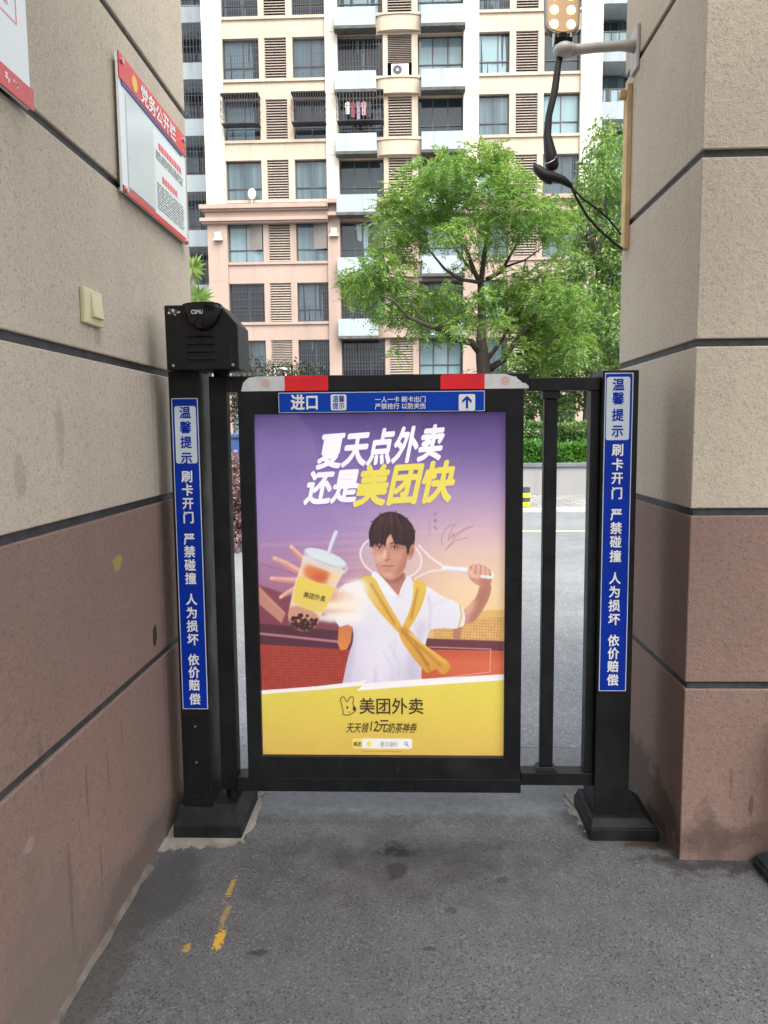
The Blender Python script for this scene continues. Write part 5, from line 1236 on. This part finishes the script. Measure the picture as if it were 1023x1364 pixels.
paint(mc * poly(KK([(690, 440), (780, 470), (700, 560), (640, 570)]), 2), (250, 224, 150), 0.7)
lab = KK([(395, 490), (540, 545), (720, 600), (690, 690), (600, 830), (450, 800), (330, 730), (352, 600)])
paint(poly(lab, 0.4, 0), grad([(765, (240, 212, 90)), (815, (236, 206, 104))], PY))
paint(mc * poly(KK([(300, 740), (600, 850), (540, 970), (440, 1010), (320, 970), (270, 890)]), 1.0, 1), (198, 132, 108), 0.75)
for k in range(75):
    u, v = RNG.uniform(0, 1), RNG.uniform(0, 1) ** 0.6
    x = 300 + 260 * u + 10 * v; y = 800 + 50 * u + 160 * v
    paint(mc * ell(*K(x, y), 2.3, 2.2, 0, 0.3), (52 + 20 * u, 30, 32), 0.95)
    if k % 3 == 0: paint(mc * ell(*K(x - 5, y - 6), 0.8, 0.7, 0, 0.2), (216, 170, 160), 0.8)
paint(mc * poly(KK([(260, 880), (420, 960), (540, 940), (470, 1020), (330, 985)]), 2.5), (62, 36, 40), 0.7)
paint(ell(*K(640, 330), 30.5, 9.2, 20, 0.3), (206, 216, 224), 0.96); paint(ell(*K(642, 322), 28, 7.4, 20, 0.5), (228, 236, 240), 0.9)
paint(stroke(KK([(448, 300), (455, 350), (560, 400), (700, 450), (820, 460), (838, 420)]), 3.5, 0.9), (214, 222, 228), 0.85)
for k in range(5): paint(ell(*K(560 + 40 * k, 350 + 14 * k), 3.2, 1.4, 20, 0.6), (188, 198, 208), 0.6)
paint(stroke(KK([(665, 300), (700, 200), (742, 100)]), [4.4, 5.0, 5.4], 0.2), (228, 232, 246)); paint(stroke(KK([(678, 300), (712, 205), (754, 105)]), 1.4, 0.4), (190, 180, 214), 0.8)
# yellow foot with its lightning edge
paint(poly([(342, 918), (420, 912), (478, 905), (490, 902), (484, 908), (560, 902), (676, 895), (676, 1012), (342, 1012)], 0, 0), (246, 240, 240))
paint(poly([(342, 923), (420, 917), (482, 911), (474, 918), (560, 911), (676, 903), (676, 1012), (342, 1012)], 0.2, 0),
      grad([(905, (226, 208, 84)), (950, (222, 198, 80)), (1005, (214, 178, 82))], PY))
# logo head outline, search bar, fine print
def E_(x, y): return (440 + x / 7.307, 915 + y / 7.307)
lo = [E_(*p) for p in [(105, 262), (112, 240), (100, 190), (86, 130), (84, 98), (104, 82), (126, 90), (142, 130), (152, 138), (166, 110), (186, 82), (210, 84), (218, 110), (206, 150), (216, 175), (236, 195), (236, 225), (206, 248), (170, 268), (130, 268)]]
paint(stroke(smooth_pts(lo + [lo[0]], 1), 1.1), (60, 40, 30)); paint(ell(*E_(222, 202), 2.1, 3.2, 0, 0.1), (40, 26, 22)); paint(ell(*E_(152, 192), 1.4, 1.7, 0, 0.1), (50, 34, 28)); paint(stroke([E_(158, 236), E_(180, 240)], 0.7), (60, 40, 30))
def rbox(x0, x1, y0, y1, r): return poly([(p[0], p[1]) for p in rrect(x0, x1, y0, y1, r)], 0.2, 0)
paint(rbox(467, 549, 984, 998.5, 3), (240, 214, 110)); paint(rbox(481, 550, 984.5, 998, 2), (236, 236, 232))
paint(ell(490, 992, 3.2, 3.6, 0, 0.3), (238, 214, 70))
paint(ell(541.5, 991, 2.4, 2.4, 0) - ell(541.5, 991, 1.5, 1.5, 0), (70, 90, 140)); paint(stroke([(543.2, 992.8), (545, 995)], 1.0), (70, 90, 140))
for k in range(18): paint(stroke([(482 + 3 * k, 1002), (484 + 3 * k, 1002)], 0.8), (150, 110, 50), 0.8)
# small vertical credit and pen scribble beside the head
for k, y in enumerate((682, 690, 699)):
    for q in range(6): paint(stroke([(580 + RNG.uniform(0, 3), y + RNG.uniform(-3, 3)), (583 + RNG.uniform(0, 3), y + RNG.uniform(-3, 3))], 0.8), (150, 118, 140), 0.7)
for k in range(12): paint(stroke([(573.5, 682 + 2.5 * k), (576.5, 682.5 + 2.5 * k)], 0.9), (172, 142, 160), 0.7)
sc_ = [(592, 722), (591, 712), (595, 702), (603, 696), (610, 695), (603, 704), (600, 716), (608, 706), (606, 712), (614, 705), (622, 700), (634, 697), (618, 704), (606, 716), (596, 729), (610, 716), (626, 712)]
paint(stroke(sc_, 0.7), (150, 110, 118), 0.8)
# printed page waviness: the sheet bulges softly behind its cover
IMG = IMG * 0.95 + np.array([206, 192, 204]) * 0.05                      # pale lilac veil: the cover's reflected haze painted into the print
grain_ = blur(RNG.normal(0, 1, PX.shape), 0.9); grain_ /= grain_.std(); soft_ = blur(RNG.normal(0, 1, PX.shape), 7.0); soft_ /= soft_.std()
IMG = np.clip(IMG + (grain_ * 0.9 + soft_ * 0.8)[..., None], 0, 255)

Vp = np.stack([xi0 + (PX - AX0) / (AX1 - AX0) * (xi1 - xi0), 2.790 + 0.0008 * np.sin(PX * 0.07) * np.cos(PY * 0.03), zi1 - (PY - AY0) / (AY1 - AY0) * (zi1 - zi0)], -1).reshape(-1, 3)
ii = np.arange(GH * GW).reshape(GH, GW)
Fp = np.stack([ii[1:, :-1], ii[1:, 1:], ii[:-1, 1:], ii[:-1, :-1]], -1).reshape(-1, 4)
n = NT('poster_print'); vc = n.N('ShaderNodeVertexColor'); vc.layer_name = 'print'
n.base(vc.outputs[0]); n.set(Roughness=0.5); n.b.inputs['Specular IOR Level'].default_value = 0.3
n.b.inputs['Coat Weight'].default_value = 1.0; n.b.inputs['Coat Roughness'].default_value = 0.03; n.b.inputs['Coat IOR'].default_value = 1.5
n.L(vc.outputs[0], n.b.inputs['Emission Color']); n.b.inputs['Emission Strength'].default_value = POSTER_GLOW
MAT['poster_print'] = n.m
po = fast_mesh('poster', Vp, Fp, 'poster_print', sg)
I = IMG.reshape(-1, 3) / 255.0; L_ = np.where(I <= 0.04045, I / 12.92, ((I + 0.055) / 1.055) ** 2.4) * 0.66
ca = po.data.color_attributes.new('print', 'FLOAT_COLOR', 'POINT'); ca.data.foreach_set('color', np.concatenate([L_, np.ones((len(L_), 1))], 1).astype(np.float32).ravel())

def wp(x, y): return xi0 + (x - AX0) / (AX1 - AX0) * (xi1 - xi0), zi1 - (y - AY0) / (AY1 - AY0) * (zi1 - zi0)
def inkmat(name, c, glow=True):
    n = NT(name); n.base(c); n.set(Roughness=0.5); n.b.inputs['Coat Weight'].default_value = 1.0; n.b.inputs['Coat Roughness'].default_value = 0.03
    n.b.inputs['Emission Color'].default_value = (*c, 1); n.b.inputs['Emission Strength'].default_value = POSTER_GLOW; MAT[name] = n.m
inkmat('print_white', (0.66, 0.65, 0.69)); inkmat('print_yellow', (0.60, 0.51, 0.08)); inkmat('print_dark', (0.035, 0.02, 0.012)); inkmat('print_grey', (0.22, 0.23, 0.25)); inkmat('print_shadow', lin((116, 84, 164)))
US = (xi1 - xi0) / (AX1 - AX0)
def poster_text(name, runs, y=2.7868):
    mb = MB()
    for (t_, x0, x1, yc, h, mat, bold, shear, rot) in runs:
        c = wp((x0 + x1) / 2, yc); put_text(mb, t_, c[0], c[1], (x1 - x0) * US, h * US, y, mat, bold, shear, rot)
    return mb.build(name, po)
poster_text('headline_shadow', [('夏天点外卖', 427, 595, 595.5, 44, 'print_shadow', 0.04, 0.28, R(4)), ('还是', 410, 482, 646, 42, 'print_shadow', 0.04, 0.28, R(3))], 2.7874)
poster_text('headline', [('夏天点外卖', 427, 595, 594, 44, 'print_white', 0.038, 0.28, R(4)), ('还是', 410, 481, 645, 42, 'print_white', 0.038, 0.28, R(3)), ('美团快', 477, 609, 642, 51, 'print_yellow', 0.038, 0.28, R(3))])
poster_text('brand_lettering', [('美团外卖', 477, 567, 939, 22, 'print_dark', 0.014, 0, 0), ('天天领', 459.5, 490, 969, 14, 'print_dark', 0.014, 0.2, 0), ('12', 490.5, 503.5, 966, 18, 'print_dark', 0.014, 0.15, 0), ('元', 503, 518, 966, 18, 'print_dark', 0.015, 0.2, 0), ('奶茶神券', 517, 557, 969, 14, 'print_dark', 0.014, 0.2, 0),
    ('美团', 468.5, 480, 991.5, 6.5, 'print_dark', 0.014, 0, 0), ('夏日福利', 506, 530, 991.5, 7, 'print_grey', 0.01, 0, 0),
    ('美团外卖', 403, 434, 790, 8, 'print_dark', 0.015, 0, R(-13))])
